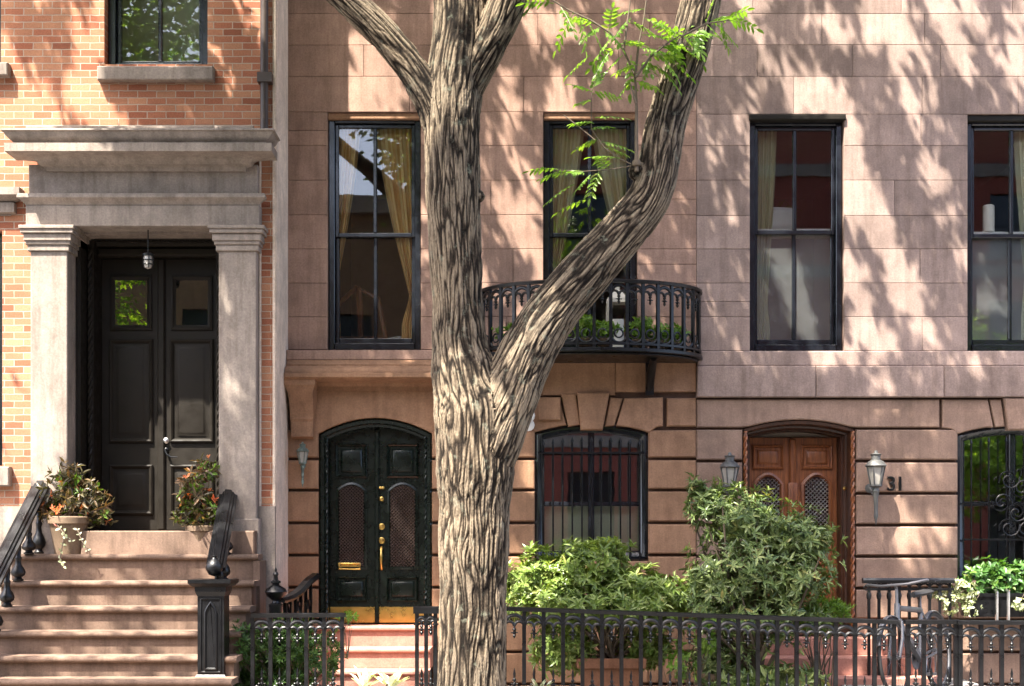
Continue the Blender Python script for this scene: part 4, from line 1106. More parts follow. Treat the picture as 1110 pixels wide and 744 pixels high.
for a in (-.25, .25):
    for b in (.78, 1.27): m = MB(); m.tube([(xx+a, b, zz-.0), (xx+a, b, zz+.2)], .025, 8); m.build('leg', M['wood'], t)

# window box of the right window
t = thing('window_box', (X(1105, -.25), -.25, Z(668, -.25)), 'black window box full of green leaves below the barred right window', 'window box')
y = -.26; m = MB(); xa, xb = X(1046, y), X(1172, y)
z0, z1 = Z(668, y), Z(643, y)
m.box(xa, xb, y-.14, y-.12, z0, z1); m.box(xa, xb, y+.1, y+.12, z0, z1); m.box(xa, xa+.02, y-.12, y+.1, z0, z1); m.box(xb-.02, xb, y-.12, y+.1, z0, z1); m.box(xa+.02, xb-.02, y-.12, y+.1, z0, z0+.02); m.box(xa-.012, xb+.012, y-.155, y-.139, z1-.03, z1+.004)
m.build('box', M['iron'], t)
m = MB(); m.box(xa+.021, xb-.021, y-.119, y+.099, z1-.06, z1-.03); m.build('soil', M['soil'], t)
for px in (1080.5, 1093): m = MB(); xx = X(px, y-.19); m.tube([(xx, y-.02, z0-.06), (xx, y-.17, z0-.06), (xx, y-.19, z0-.03), (xx, y-.19, z1+.02), (xx, y-.15, z1+.03)], .016, 8); m.build('hanger', M['steel'], t)

# ================================================================== bicycle
def bicycle(loc, rz, lean):
    t = thing('bicycle', loc, 'silver step-through bicycle parked behind the fence beside the wooden door', 'bicycle')
    r = .335; wb = 1.05
    def wheel(x, nm='wheel'):
        m = MB(); m.tube([(x+(r-.012)*math.cos(a), 0, r+(r-.012)*math.sin(a)) for a in [2*math.pi*k/40 for k in range(40)]], .010, 6, closed=True)
        for k in range(18):
            a = 2*math.pi*k/18; s = .02 if k % 2 else -.02; m.tube([(x+.02*math.cos(a+.9), s, r+.02*math.sin(a+.9)), (x+(r-.02)*math.cos(a), 0, r+(r-.02)*math.sin(a))], .0018, 4)
        m.lathe([(.022, -.04), (.022, .04)], (x, 0, r), 10, 'y')
        w_ = m.build(nm, M['bike_metal'], None); w_.parent = t
        m = MB(); m.tube([(x+r*math.cos(a), 0, r+r*math.sin(a)) for a in [2*math.pi*k/40 for k in range(40)]], .019, 8, closed=True)
        ty = m.build('tyre', M['rubber'], None); ty.parent = w_
    wheel(0); wheel(wb)
    bb_ = (.43, 0, .28); seat_t = (.30, 0, .72); head_t = (.86, 0, .80); head_b = (.895, 0, .66); rear = (0, 0, r); front = (wb, 0, r)
    m = MB()
    for a, b, q in ((bb_, seat_t, .022), (seat_t, (.84, 0, .76), .026), (bb_, head_b, .034), (head_t, head_b, .026)): m.tube([a, b], q, 8)
    for s in (-1, 1): m.tube([(0, s*.05, r), (.40, s*.03, .285)], .011, 6); m.tube([(0, s*.05, r), (.31, s*.02, .70)], .010, 6)
    m.build('frame', M['bike_metal'], None).parent = t
    m = MB()
    for s in (-1, 1): m.tube([(.90, s*.045, .645), (.945, s*.052, .50), (wb, s*.05, r)], .012, 6)
    m.tube([(.90, -.045, .65), (.90, .045, .65)], .014, 6); m.build('fork', M['bike_metal'], None).parent = t
    m = MB(); m.tube([head_t, (.835, 0, .93), (.86, 0, .96)], .015, 8); m.tube([(.74, -.32, .97), (.80, -.27, .985), (.865, -.12, .965), (.865, .12, .965), (.80, .27, .985), (.74, .32, .97)], .0125, 8)
    hb2 = m.build('handlebar', M['bike_metal'], None); hb2.parent = t
    for s in (-1, 1): m = MB(); m.tube([(.70, s*.345, .965), (.79, s*.278, .984)], .017, 8); m.build('grip', M['rubber'], None).parent = hb2
    m = MB(); m.tube([(.30, 0, .72), (.285, 0, .84)], .013, 8); sp = m.build('seat_post', M['bike_metal'], None); sp.parent = t
    m = MB(); n = 9; vs = []
    for k in range(n):
        u = k/(n-1); w_ = .085*(1-u)**.7+.018; 
        for q in range(8): a = 2*math.pi*q/8; vs.append((.17+u*.27, w_*math.cos(a), .865+.028*math.sin(a)+.015*(1-u)**2))
    m.add(vs, [[k*8+q, k*8+(q+1) % 8, (k+1)*8+(q+1) % 8, (k+1)*8+q] for k in range(n-1) for q in range(8)]+[list(range(8)), [(n-1)*8+q for q in range(8)]]); m.build('saddle', M['rubber'], None).parent = t
    m = MB(); m.lathe([(.09, -.004), (.09, .004)], (.43, -.045, .28), 20, 'y')
    for s in (-1, 1): m.tube([(.43, s*.06, .28), (.43+s*.1, s*.07, .28-s*.13)], .009, 6); m.box(.43+s*.1-.04, .43+s*.1+.04, s*.07, s*.07+s*.09, .28-s*.13-.012, .28-s*.13+.012)
    m.build('crank', M['bike_metal'], None).parent = t
    for x in (0, wb):
        m = MB(); m.tube([(x+.365*math.cos(a), 0, r+.365*math.sin(a)) for a in [R(20+8*k) for k in range(19)]], .022, 8, flat=.35); m.build('mudguard', M['bike_metal'], None).parent = t
    m = MB()
    for q in range(7): m.tube([(1.04, -.15+.05*q, .72), (1.07, -.15+.05*q, .92)], .005, 4)
    for z in (.72, .79, .86, .92): m.tube([(1.04, -.16, z), (1.0+.06, .16, z)], .005, 4)
    t.rotation_euler = (R(lean), 0, R(rz)); return t
bk_ = bicycle((X(1022, -.95), -.86, .24), -126, 6)
# ================================================================== foliage
TPL_FULL = (np.array([[0,0,0],[.28,.40,.05],[.68,.36,.03],[1,0,-.10],[.68,-.36,.03],[.28,-.40,.05],[.28,0,0],[.68,0,-.03]]),
            [[0,6,1],[0,5,6],[1,6,7,2],[6,5,4,7],[2,7,3],[7,4,3]])
TPL_SLIM = (np.array([[0,0,0],[.35,.5,.04],[.75,.36,.0],[1,0,-.08],[.75,-.36,.0],[.35,-.5,.04]]), [[0,5,1],[1,5,4,2],[2,4,3]])
TPL_QUAD = (np.array([[0,0,0],[.45,.5,0],[1,0,0],[.45,-.5,0]]), [[0,3,2,1]])
def unit(a): return a/np.maximum(1e-9, np.linalg.norm(a, axis=-1, keepdims=True))
def leaves(name, pos, d, n, L, W, tone, mat, parent, tpl=TPL_FULL):
    pos, d, n = (np.asarray(a, float) for a in (pos, d, n)); N = len(pos)
    L = np.broadcast_to(L, (N,)); W = np.broadcast_to(W, (N,))
    d = unit(d); s = unit(np.cross(n, d)); n = np.cross(d, s)
    T, faces = tpl; nv = len(T)
    v = pos[:, None, :]+d[:, None, :]*(T[None, :, 0:1]*L[:, None, None])+s[:, None, :]*(T[None, :, 1:2]*W[:, None, None])+n[:, None, :]*(T[None, :, 2:3]*L[:, None, None])
    off = world_loc(parent) if parent else Vector(); v = v.reshape(-1, 3)-np.array(off)
    me = bpy.data.meshes.new(name); nf = len(faces)
    lens = np.array([len(f) for f in faces]); flat = np.concatenate([np.array(f) for f in faces])
    loops = (flat[None, :]+(np.arange(N)*nv)[:, None]).ravel()
    tot = np.tile(lens, N); start = np.concatenate([[0], np.cumsum(tot)[:-1]])
    me.vertices.add(N*nv); me.vertices.foreach_set('co', v.ravel())
    me.loops.add(len(loops)); me.loops.foreach_set('vertex_index', loops.astype(np.int32))
    me.polygons.add(N*nf); me.polygons.foreach_set('loop_start', start.astype(np.int32)); me.polygons.foreach_set('loop_total', tot.astype(np.int32))
    me.update(calc_edges=True)
    a = me.attributes.new('tone', 'FLOAT', 'FACE'); a.data.foreach_set('value', np.repeat(np.asarray(tone, float), nf))
    me.polygons.foreach_set('use_smooth', np.zeros(N*nf, bool))
    me.materials.append(mat); me.validate()
    o = bpy.data.objects.new(name, me); COL.objects.link(o); o.parent = parent; return o

LF = {}
LF['rhodo'] = leafmat('bright_shrub_leaf', (.08, .13, .025), (.17, .245, .05), (.34, .40, .13), .3, .35)
LF['dark'] = leafmat('dark_shrub_leaf', (.055, .085, .025), (.115, .17, .055), (.27, .32, .12), .25, .33)
LF['yew'] = leafmat('yew_leaf', (.03, .07, .02), (.06, .13, .03), (.12, .22, .05), .3, .45)
LF['lime'] = leafmat('lime_leaf', (.07, .14, .02), (.13, .24, .03), (.22, .34, .06), .45, .4)
LF['canopy'] = leafmat('tree_leaf', (.06, .10, .02), (.10, .17, .03), (.16, .24, .05), .3, .45)
LF['bloom'] = leafmat('pale_bloom', (.16, .21, .08), (.34, .38, .21), (.56, .57, .43), .3, .5)
LF['white'] = leafmat('cream_petal', (.55, .56, .42), (.70, .70, .58), (.82, .82, .74), .3, .5)
LF['box'] = leafmat('window_box_leaf', (.03, .08, .02), (.06, .15, .03), (.14, .25, .05), .35, .4)
LF['begonia'] = leafmat('begonia_leaf', (.035, .03, .016), (.085, .075, .035), (.19, .10, .05), .3, .4)
LF['flower'] = leafmat('orange_red_petal', (.55, .06, .03), (.70, .18, .05), (.72, .35, .22), .3, .5)
LF['pink'] = leafmat('pink_petal', (.7, .18, .14), (.75, .28, .22), (.8, .4, .35), .3, .5)
LF['hedge'] = leafmat('far_leaf', (.14, .24, .03), (.24, .38, .045), (.34, .48, .08), .68, .5)

def shell_points(blobs, n, lo=.55, bump=.28, seed=0):
    """points and outward normals through uneven ellipsoid clumps"""
    g = np.random.default_rng(seed); vol = np.array([b[3]*b[4]+b[3]*b[5] for b in blobs]); k = g.choice(len(blobs), n, p=vol/vol.sum())
    B = np.array(blobs)[k]; dv = unit(g.normal(size=(n, 3)))
    rr = lo+(1-lo)*g.random(n)**.6
    nz = np.array([mnoise.noise(Vector(tuple(q*2.3+kk*3.1+seed))) for q, kk in zip(dv, k)])
    rr = rr*(1+bump*nz*2)
    p = B[:, :3]+dv*B[:, 3:]*rr[:, None]
    return p, unit(dv*np.array([1, 1, 1])/B[:, 3:]*B[:, 3:].mean()), g

def whorls(p, nrm, g, per, L, W, el=(5, 45), up=.35):
    n = len(p); nrm = unit(nrm+np.array([0, 0, up])); ref = unit(g.normal(size=(n, 3)))
    e1 = unit(np.cross(nrm, ref)); e2 = np.cross(nrm, e1)
    th = (np.arange(per)[None, :]/per*2*np.pi)+g.random((n, 1))*6.28+g.normal(0, .25, (n, per))
    el = np.radians(g.uniform(el[0], el[1], (n, per)))
    t = e1[:, None, :]*np.cos(th)[..., None]+e2[:, None, :]*np.sin(th)[..., None]
    d = t*np.cos(el)[..., None]+nrm[:, None, :]*np.sin(el)[..., None]; nn = nrm[:, None, :]*np.cos(el)[..., None]-t*np.sin(el)[..., None]
    k = g.uniform(.5, 1.35, (n, per)); base = g.random((n, 1))*.5
    tone = np.clip(base+g.random((n, per))*.55, 0, 1)
    P_ = np.repeat(p[:, None, :], per, 1).reshape(-1, 3)
    return P_, d.reshape(-1, 3), nn.reshape(-1, 3), (k*L).ravel(), (k*W).ravel(), tone.ravel()

def stems(name, root, base, targets, r0, mat, parent, seed=0):
    m = MB(); rr = random.Random(seed)
    for t in targets:
        b = Vector(base)+Vector((rr.uniform(-.08, .08), rr.uniform(-.06, .06), 0)); t = Vector(t)
        mid = b.lerp(t, .5)+Vector((rr.uniform(-.06, .06), rr.uniform(-.06, .06), .06))
        m.tube([b, b.lerp(mid, .6)+Vector((0, 0, .03)), mid, mid.lerp(t, .6), t], [r0, r0*.85, r0*.6, r0*.45, r0*.3], 6)
    return m.build(name, mat, parent)

def shrub(nm, label, blobs, n, per, L, W, mat, base, seed, el=(5, 45), up=.35, tpl=TPL_FULL, lo=.5, bump=.28, cat='shrub', group=None, nst=26, r0=.014):
    t = thing(nm, base, label, cat, group)
    p, nrm, g = shell_points(blobs, n, lo, bump, seed)
    q = whorls(p, nrm, g, per, L, W, el, up)
    leaves('foliage', *q[:3], q[3], q[4], q[5], mat, t, tpl)
    stems('stem', t, base, [tuple(x) for x in p[:nst]], r0, M['twig'], t, seed)
    return t
def E(px, py, y, rx, rz, ry): # ellipsoid from picture centre and radii in metres
    return (X(px, y), y, Z(py, y), rx, ry, rz)

# --- shrubs behind the long fence
def tapered_pot(mb, c, z0, z1, r0, r1, th=.02, n=24):
    h = z1-z0
    mb.lathe([(r0, 0), (r1*.97, h*.86), (r1*.97+.0, h*.87), (r1+.02, h*.875), (r1+.022, h), (r1-.005, h), (r1-th, h*.9), (r1-th*1.4, h*.86), (.001, h*.85)], (c[0], c[1], z0), n)
ys = -1.30
t = thing('planter', (X(660, ys), ys, .02), 'wide terracotta trough holding the bright green shrub behind the fence', 'planter')
m = MB(); cx, z1 = X(661, ys), Z(712, ys)
hw, hd = .285, .20
poly = rect(-hw, hw, -hd, hd)
def ring4(k, z): return [(cx+a*k, ys+b*k, z) for a, b in poly]
lv = [(.78, .02), (.93, z1-.10), (.95, z1-.098), (1.06, z1-.085), (1.08, z1-.01), (1.06, z1), (.95, z1), (.9, z1-.06)]
vs = [v for k, z in lv for v in ring4(k, z)]
m.add(vs, [[i*4+j, i*4+(j+1) % 4, (i+1)*4+(j+1) % 4, (i+1)*4+j] for i in range(len(lv)-1) for j in range(4)]+[[3, 2, 1, 0], [(len(lv)-1)*4+j for j in range(4)]])
m.build('pot', M['terracotta'], t, smooth=25)
shrub('leafy_shrub', 'bright light green shrub sprawling below the barred arched window',
      [E(588, 630, ys, .38, .24, .35), E(640, 615, ys, .34, .25, .4), E(690, 640, ys-.05, .36, .20, .36), E(640, 655, ys-.12, .7, .2, .42), E(720, 655, ys, .24, .2, .3), E(610, 700, ys, .3, .25, .28), E(665, 612, ys+.1, .12, .2, .2), E(700, 700, ys+.1, .25, .2, .2)],
      2300, 7, .082, .026, LF['rhodo'], (cx, ys, z1-.05), 3, (0, 50), .45, lo=.45)
yd2 = -1.35
shrub('leafy_shrub', 'tall darker green shrub in front of the varnished wooden door',
      [E(795, 562, yd2, .34, .28, .36), E(850, 583, yd2, .40, .27, .36), E(800, 620, yd2, .46, .34, .42), E(860, 625, yd2, .33, .32, .4), E(765, 545, yd2, .16, .17, .2), E(880, 590, yd2, .22, .18, .25), E(770, 650, yd2, .3, .3, .35), E(830, 668, yd2, .5, .28, .4), E(755, 530, yd2, .07, .09, .1), E(775, 715, yd2, .3, .2, .3)],
      2500, 7, .076, .0235, LF['dark'], (X(815, yd2), yd2, .3), 5, (-10, 55), .4, lo=.3, bump=.42, nst=40, r0=.02)
t = thing('flower_pot', (X(790, yd2), yd2, .02), 'dark clay pot under the tall shrub, behind the fence', 'pot')
m = MB(); tapered_pot(m, (X(790, yd2), yd2), .02, .42, .18, .26); m.build('pot', M['claypot'], t)
m = MB(); m.lathe([(.22, 0), (.001, .01)], (X(790, yd2), yd2, .37), 18); m.build('soil', M['soil'], t)
shrub('small_conifer', 'small bright green feathery bush at the foot of the wooden door', [E(897, 662, -1.0, .20, .10, .16), E(880, 672, -1.0, .2, .1, .16)], 420, 9, .055, .010, LF['lime'], (X(892, -1.0), -1.0, .2), 9, (20, 70), .8, TPL_SLIM, nst=14, r0=.008)
shrub('ground_shrub', 'low blue-green leafy plant at the base of the long fence', [E(845, 735, -1.75, .32, .10, .16), E(800, 742, -1.75, .25, .09, .14)], 120, 7, .10, .032, LF['dark'], (X(835, -1.75), -1.75, .02), 10, (0, 50), .6, nst=10, r0=.008)
shrub('climbing_vine', 'small yellow-green vine trailing through the long fence', [E(738, 718, -1.85, .12, .16, .06), E(762, 690, -1.85, .12, .14, .06)], 60, 5, .05, .034, LF['lime'], (X(750, -1.85), -1.85, .02), 12, (0, 40), .3, nst=16, r0=.005)
shrub('yew_bush', 'feathery dark green yew behind the short fence panel by the stoop',
      [E(262, 705, -1.75, .16, .22, .2), E(310, 700, -1.6, .26, .22, .3), E(345, 712, -1.6, .2, .2, .25), E(295, 745, -1.6, .4, .16, .3)], 1000, 9, .06, .012, LF['yew'], (X(305, -1.6), -1.6, .02), 14, (15, 65), .5, TPL_SLIM, nst=26, r0=.012)
shrub('fern', 'single bright fern frond arching over the end of the short fence', [E(378, 668, -1.9, .07, .03, .04)], 10, 6, .05, .014, LF['lime'], (X(368, -1.9), -1.9, .6), 15, (0, 30), .3, TPL_SLIM, nst=4, r0=.004)
# pale plants at the foot of the tree
def big_leaf_plant(nm, label, px, py, y, n, L, W, mat, seed, spread=.2):
    g = np.random.default_rng(seed); c = np.array([X(px, y), y, Z(py, y)-.06]); t = thing(nm, (c[0], y, .02), label, 'plant')
    a = g.random(n)*6.28; el = g.uniform(.5, 1.3, n); d = np.stack([np.cos(a)*np.cos(el), np.sin(a)*np.cos(el), np.sin(el)], 1); p = c+d*g.uniform(.02, spread, (n, 1))
    nn = np.stack([-np.cos(a)*np.sin(el), -np.sin(a)*np.sin(el), np.cos(el)], 1)
    leaves('foliage', p, d, nn, g.uniform(.7, 1.1, n)*L, g.uniform(.8, 1.1, n)*W, g.random(n), mat, t)
    m = MB()
    for q in p[:10]: m.tube([(c[0], y, .02), (c[0]+.02, y, .2), tuple(q)], .006, 5)
    m.build('stem', M['twig'], t); return t
big_leaf_plant('pale_leaf_plant', 'cream-white broad-leaved plant beside the fence post at the reddish steps', 424, 741, -2.15, 18, .15, .085, LF['white'], 4, .09)
big_leaf_plant('pale_leaf_plant', 'cream-white plant with narrow upright leaves below the brass kick plates', 394, 740, -2.15, 16, .16, .05, LF['white'], 5, .08)
big_leaf_plant('pale_leaf_plant', 'pale yellow-green plant at the tree foot under the long fence', 585, 748, -2.25, 22, .09, .036, LF['bloom'], 6, .12)

# --- flower pots on the stoop
def begonia(label, px0, px1, pyr, pyb, y, blobs, seed, pink=False, nfl=20):
    cx = X((px0+px1)/2, y); zb = Z(601, -1.12)+.001; zr = Z(pyr, y); r1 = (X(px1, y)-X(px0, y))/2
    t = thing('flower_pot', (cx, y, zb), label, 'flower pot', 'pots of red begonias on the stoop')
    m = MB(); h = zr-zb
    m.lathe([(r1*.68, 0), (r1*.7, .015), (r1*.93, h*.78), (r1*.95, h*.8), (r1*1.03, h*.81), (r1*1.05, h*.97), (r1*1.0, h), (r1*.88, h*.98), (r1*.86, h*.9), (.001, h*.9)], (cx, y, zb), 26); m.build('pot', M['claypot'], t)
    p, nrm, g = shell_points(blobs, 190, .3, .55, seed)
    q = whorls(p, nrm, g, 5, .085, .027, (-30, 60), .2); leaves('foliage', *q[:3], q[3], q[4], q[5], LF['begonia'], t)
    q = whorls(p[:(30 if pink else 60)], nrm[:(30 if pink else 60)], g, 5, .07, .034, (-10, 45), .2); leaves('foliage', *q[:3], q[3], q[4], q[5], LF['lime'], t)
    p2, n2, g2 = shell_points(blobs, nfl, .8, .3, seed+7); q = whorls(p2, n2, g2, 6, .05, .02, (10, 60), .2)
    for i in range(nfl): s_ = slice(i*6, i*6+6); leaves('flower', *[a[s_] for a in q], LF['flower'], t)
    if pink:
        c = np.array([P(64, 568, y-.12)]); q = whorls(np.repeat(c, 4, 0)+g.normal(0, .02, (4, 3)), np.tile([0, -1, .3], (4, 1)), g, 6, .05, .045, (10, 60), 0); leaves('pink_flower', *q[:3], q[3], q[4], q[5], LF['pink'], t)
        tr = []
        for path in ([(70, 572), (68, 590), (65, 606), (69, 614)], [(84, 574), (88, 585), (95, 597)], [(60, 566), (70, 580), (78, 587)]):
            tr.append([P(a, b, y-.16-.05*i) for i, (a, b) in enumerate(path)])
        m = MB(); pp = []
        for tp in tr:
            m.tube(tp, .006, 5)
            for i in range(len(tp)-1):
                for k in range(2): pp.append(tp[i].lerp(tp[i+1], k/2))
            pp += [tp[-1]]
        m.build('stem', M['twig'], t); pp = np.array(pp); q = whorls(pp, np.tile([0, -1, .4], (len(pp), 1)), g, 2, .036, .022, (0, 40), 0); leaves('foliage', *q[:3], q[3], q[4], q[5], LF['bloom'], t)
    stems('twig', t, (cx, y, zr-.03), [tuple(x) for x in p[:18]], .008, M['twig'], t, seed)
    return t
yb = -.92
begonia('clay pot of red begonias with a pink bloom and a trailing pale stem', 53, 97, 560, 600, yb, [E(72, 540, yb, .20, .16, .18), E(75, 515, yb, .13, .13, .14), E(98, 540, yb, .15, .16, .14), E(60, 556, yb, .14, .09, .16), E(105, 560, yb, .10, .08, .1)], 21, True)
begonia('clay pot of yellow and orange begonias in front of the sunlit door leaf', 202, 236, 570, 600, yb+.04, [E(215, 545, yb, .16, .14, .15), E(208, 525, yb, .11, .13, .12), E(222, 510, yb, .10, .12, .1), E(225, 555, yb, .14, .1, .14), E(205, 558, yb, .12, .08, .12)], 22)
# --- window box plants and white flowers
y = -.26
shrub('window_box_plant', 'bright green leafy plants filling the black window box', [E(1060, 632, y, .16, .14, .14), E(1090, 630, y, .2, .17, .15), E(1125, 628, y, .24, .18, .16), E(1075, 618, y+.02, .14, .1, .1), E(1155, 630, y, .15, .15, .14)], 520, 6, .065, .034, LF['box'], (X(1100, y), y, Z(645, y)), 31, (0, 50), .4, cat='plant', nst=24, r0=.007)
shrub('white_flower_plant', 'cascade of small white flowers at the left end of the window box', [E(1045, 640, y-.14, .13, .13, .12), E(1030, 655, y-.16, .09, .12, .1), E(1053, 660, y-.2, .08, .09, .08), E(1018, 645, y-.12, .10, .06, .08)], 170, 6, .034, .026, LF['bloom'], (X(1052, y), y-.05, Z(646, y)), 33, (0, 50), .2, cat='plant', nst=24, r0=.005)
shrub('white_flower_plant', 'smaller white flower tuft at the right edge over the window box front', [E(1105, 655, y-.16, .07, .07, .06), E(1122, 650, y-.16, .08, .08, .06)], 70, 6, .036, .028, LF['bloom'], (X(1112, y), y-.05, Z(646, y)), 34, (0, 50), .2, cat='plant', nst=12, r0=.005)
# --- balcony greens, each in a low bowl
zfl = Z(389)+.021
for i, (px, th_, h, lab) in enumerate(((632, 95, .20, 'lime green plant in a bowl on the balcony beside the limb'), (652, 83, .13, 'small lime green plant left of the white candle lantern'), (686, 60, .18, 'lime green plant right of the white candle lantern'), (708, 47, .11, 'low lime green plant near the middle right of the balcony'), (735, 30, .14, 'lime green plant at the right end of the balcony'), (540, 155, .16, 'lime green plant at the left end of the balcony'))):
    c = bpt(R(th_), .84); t = thing('balcony_plant', (c.x, c.y, zfl), lab, 'potted plant', 'green plants on the balcony')
    m = MB(); m.lathe([(.06, 0), (.09, .07), (.095, .075), (.095, .09), (.08, .088), (.001, .08)], (c.x, c.y, zfl), 16); m.build('pot', M['claypot'], t)
    p, nrm, g = shell_points([(c.x, c.y, zfl+.12+h*.45, .12, .10, h*.6)], 46, .3, .3, 50+i); q = whorls(p, nrm, g, 5, .06, .032, (0, 55), .5); leaves('foliage', *q[:3], q[3], q[4], q[5], LF['lime'], t)
# --- dried grass behind the window cushion
g = np.random.default_rng(3); y = .40; t = thing('potted_grass', (X(838, y), y, Z(249, y)), 'arching dry grass plant behind the white cushion in the window', 'plant'); m = MB()
for k in range(26):
    a = g.uniform(-1, 1); l = g.uniform(.15, .32); b = Vector((X(838, y)+a*.03, y+.02, Z(248.6, .3))); m.tube([b, b+Vector((a*.08, 0, l*.7)), b+Vector((a*.2, -.02, l)), b+Vector((a*.34, -.04, l*.8))], [.005, .004, .003, .001], 4)
m.build('blade', LF['rhodo'], t)
m = MB(); m.lathe([(.06, 0), (.08, .1), (.001, .09)], (X(838, y), y+.03, Z(249, .27)), 14); m.build('pot', M['claypot'], t)

# ================================================================== the street tree
tree = thing('street_tree', (X(511, -3), -3.0, 0), 'large forked street tree with deeply furrowed bark before the brownstones', 'tree')
YT = -3.0; KP = (CAMD+YT)/F
def path(pts, y0=YT, dy=0.0):
    n = len(pts); out = []
    for i, (px, py, r) in enumerate(pts):
        y = y0+dy*i/(n-1); out.append((Vector((X(px, y), y, Z(py, y))), r*(CAMD+y)/F))
    return out
trunk = path([(511, 792, 58), (511, 772, 46), (511, 744, 38), (512, 700, 36.5), (513, 640, 36), (514, 560, 38.5), (515, 500, 43), (513, 450, 43), (504, 410, 36), (498, 370, 30), (496, 320, 28), (493, 260, 28.5), (491, 200, 29.5), (490, 150, 30.5), (490, 115, 32), (494, 85, 32), (498, 55, 31), (500, 25, 31), (499, -5, 30), (495, -50, 28), (490, -110, 26)])
rstem = path([(505, 95, 20), (520, 65, 20), (538, 30, 20), (551, 0, 20), (562, -30, 19), (585, -110, 17)], YT-.02, -.2)
llimb = path([(492, 170, 19), (478, 135, 20), (463, 102, 18.5), (443, 70, 17), (420, 42, 16.5), (398, 20, 16.5), (375, -2, 16.5), (345, -28, 15), (290, -80, 13)], YT+.03, -.3)
rlimb = path([(522, 510, 30), (536, 470, 33), (551, 430, 33), (567, 392, 30.5), (594, 345, 29), (635, 296, 27), (678, 248, 25), (699, 222, 23.5), (710, 197, 23), (715, 172, 23), (719, 147, 22.5), (725, 123, 21), (733, 98, 21.5), (748, 50, 22), (760, 0, 22), (770, -40, 21), (788, -110, 19)], YT-.05, .15)
def smooth_path(p, k=6):
    out = []
    for i in range(len(p)-1):
        a = p[max(0, i-1)]; b = p[i]; c = p[i+1]; d = p[min(len(p)-1, i+2)]
        for j in range(k):
            t = j/k; t2, t3 = t*t, t*t*t
            v = (b[0]*2+(c[0]-a[0])*t+(a[0]*2-b[0]*5+c[0]*4-d[0])*t2+(-a[0]+b[0]*3-c[0]*3+d[0])*t3)*.5
            out.append((v, b[1]+(c[1]-b[1])*(3*t2-2*t3)))
    out.append(p[-1]); return out
paths = [smooth_path(p) for p in (trunk, rstem, llimb, rlimb)]
def lump(v, r, i):  # slow swelling so that no limb is a clean tube
    return r*(1+.05*mnoise.noise(v*3.1+Vector((i*7, 0, 0))))
tm = MB()
for i, p in enumerate(paths):
    tm.tube([v for v, r in p], [lump(v, r, i) for v, r in p], 28)
kn = paths[0]
for px, py, r in ((519, 213, 7), (465, 86, 14), (691, 186, 11), (537, 425, 17), (532, 440, 18)):
    c = P(px, py, YT-.03); tm.lathe([(.001, -r*KP), (r*KP*.7, -r*KP*.7), (r*KP, 0), (r*KP*.7, r*KP*.7), (.001, r*KP)], c, 12)
raw = tm.build('raw_tree', None, None, smooth=0)
md = raw.modifiers.new('r', 'REMESH'); md.mode = 'VOXEL'; md.voxel_size = .0054
sm = raw.modifiers.new('s', 'SMOOTH'); sm.factor = .5; sm.iterations = 6
dg = bpy.context.evaluated_depsgraph_get(); me = bpy.data.meshes.new_from_object(raw.evaluated_get(dg)); bpy.data.objects.remove(raw)
nv = len(me.vertices); co = np.empty(nv*3); me.vertices.foreach_get('co', co); co = co.reshape(-1, 3)
nr = np.empty(nv*3); me.vertices.foreach_get('normal', nr); nr = nr.reshape(-1, 3)
# bark coordinates along the nearest limb
best = np.full(nv, 1e9); A = np.zeros(nv); Bc = np.zeros(nv); S = np.zeros(nv)
for pi, p in enumerate(paths):
    s0 = pi*11.3; e1 = None
    for i in range(0, len(p)-1, 2):
        a, ra = p[i]; b, rb_ = p[min(i+2, len(p)-1)]; d = b-a; L = d.length
        if L < 1e-6: continue
        d.normalize(); dn = np.array(d); e1 = (Vector((0, 1, 0)) if e1 is None else e1); e1 = (e1-d*e1.dot(d)).normalized(); e2 = d.cross(e1)
        q = co-np.array(a); s = np.clip(q@dn, 0, L); r = ra+(rb_-ra)*s/L
        dist = np.abs(np.linalg.norm(q-s[:, None]*dn, axis=1)-r)+np.maximum(0, np.abs(q@dn-L/2)-L/2)
        m_ = dist < best; best[m_] = dist[m_]; A[m_] = (q[m_]@np.array(e1)); Bc[m_] = (q[m_]@np.array(e2)); S[m_] = s0+s[m_]
        s0 += L
hgt = np.empty(nv); nz = mnoise.noise
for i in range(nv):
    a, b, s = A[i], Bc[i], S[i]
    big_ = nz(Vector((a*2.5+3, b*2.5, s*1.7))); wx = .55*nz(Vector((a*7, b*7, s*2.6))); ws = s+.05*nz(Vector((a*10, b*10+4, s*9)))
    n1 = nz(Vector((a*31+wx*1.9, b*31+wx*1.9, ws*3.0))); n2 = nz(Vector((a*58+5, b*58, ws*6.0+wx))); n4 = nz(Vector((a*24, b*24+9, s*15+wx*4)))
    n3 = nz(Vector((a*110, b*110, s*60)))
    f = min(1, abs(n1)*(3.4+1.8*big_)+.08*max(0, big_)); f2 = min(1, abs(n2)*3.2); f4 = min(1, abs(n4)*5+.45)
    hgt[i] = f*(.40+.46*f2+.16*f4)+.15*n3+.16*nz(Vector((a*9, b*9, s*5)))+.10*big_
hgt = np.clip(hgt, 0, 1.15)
amp = .017*(.72+.28*np.clip(2.6-co[:, 2], 0, 1))*np.clip(1.0, .5, 1)
co2 = co+nr*((hgt-.75)*amp)[:, None]
me.vertices.foreach_set('co', co2.ravel())
at_ = me.attributes.new('bark', 'FLOAT', 'POINT'); at_.data.foreach_set('value', hgt)
off = np.array(tree.location); me.vertices.foreach_set('co', (co2-off).ravel()); me.update()
bkm = NT('furrowed_bark'); v = bkm.coords(1, 1, .35)
big = bkm.noise(bkm.coords(), 2.2, 5, .6); fine = bkm.noise(v, 75, 5, .7); lich = bkm.noise(bkm.coords(), 11, 6, .7)
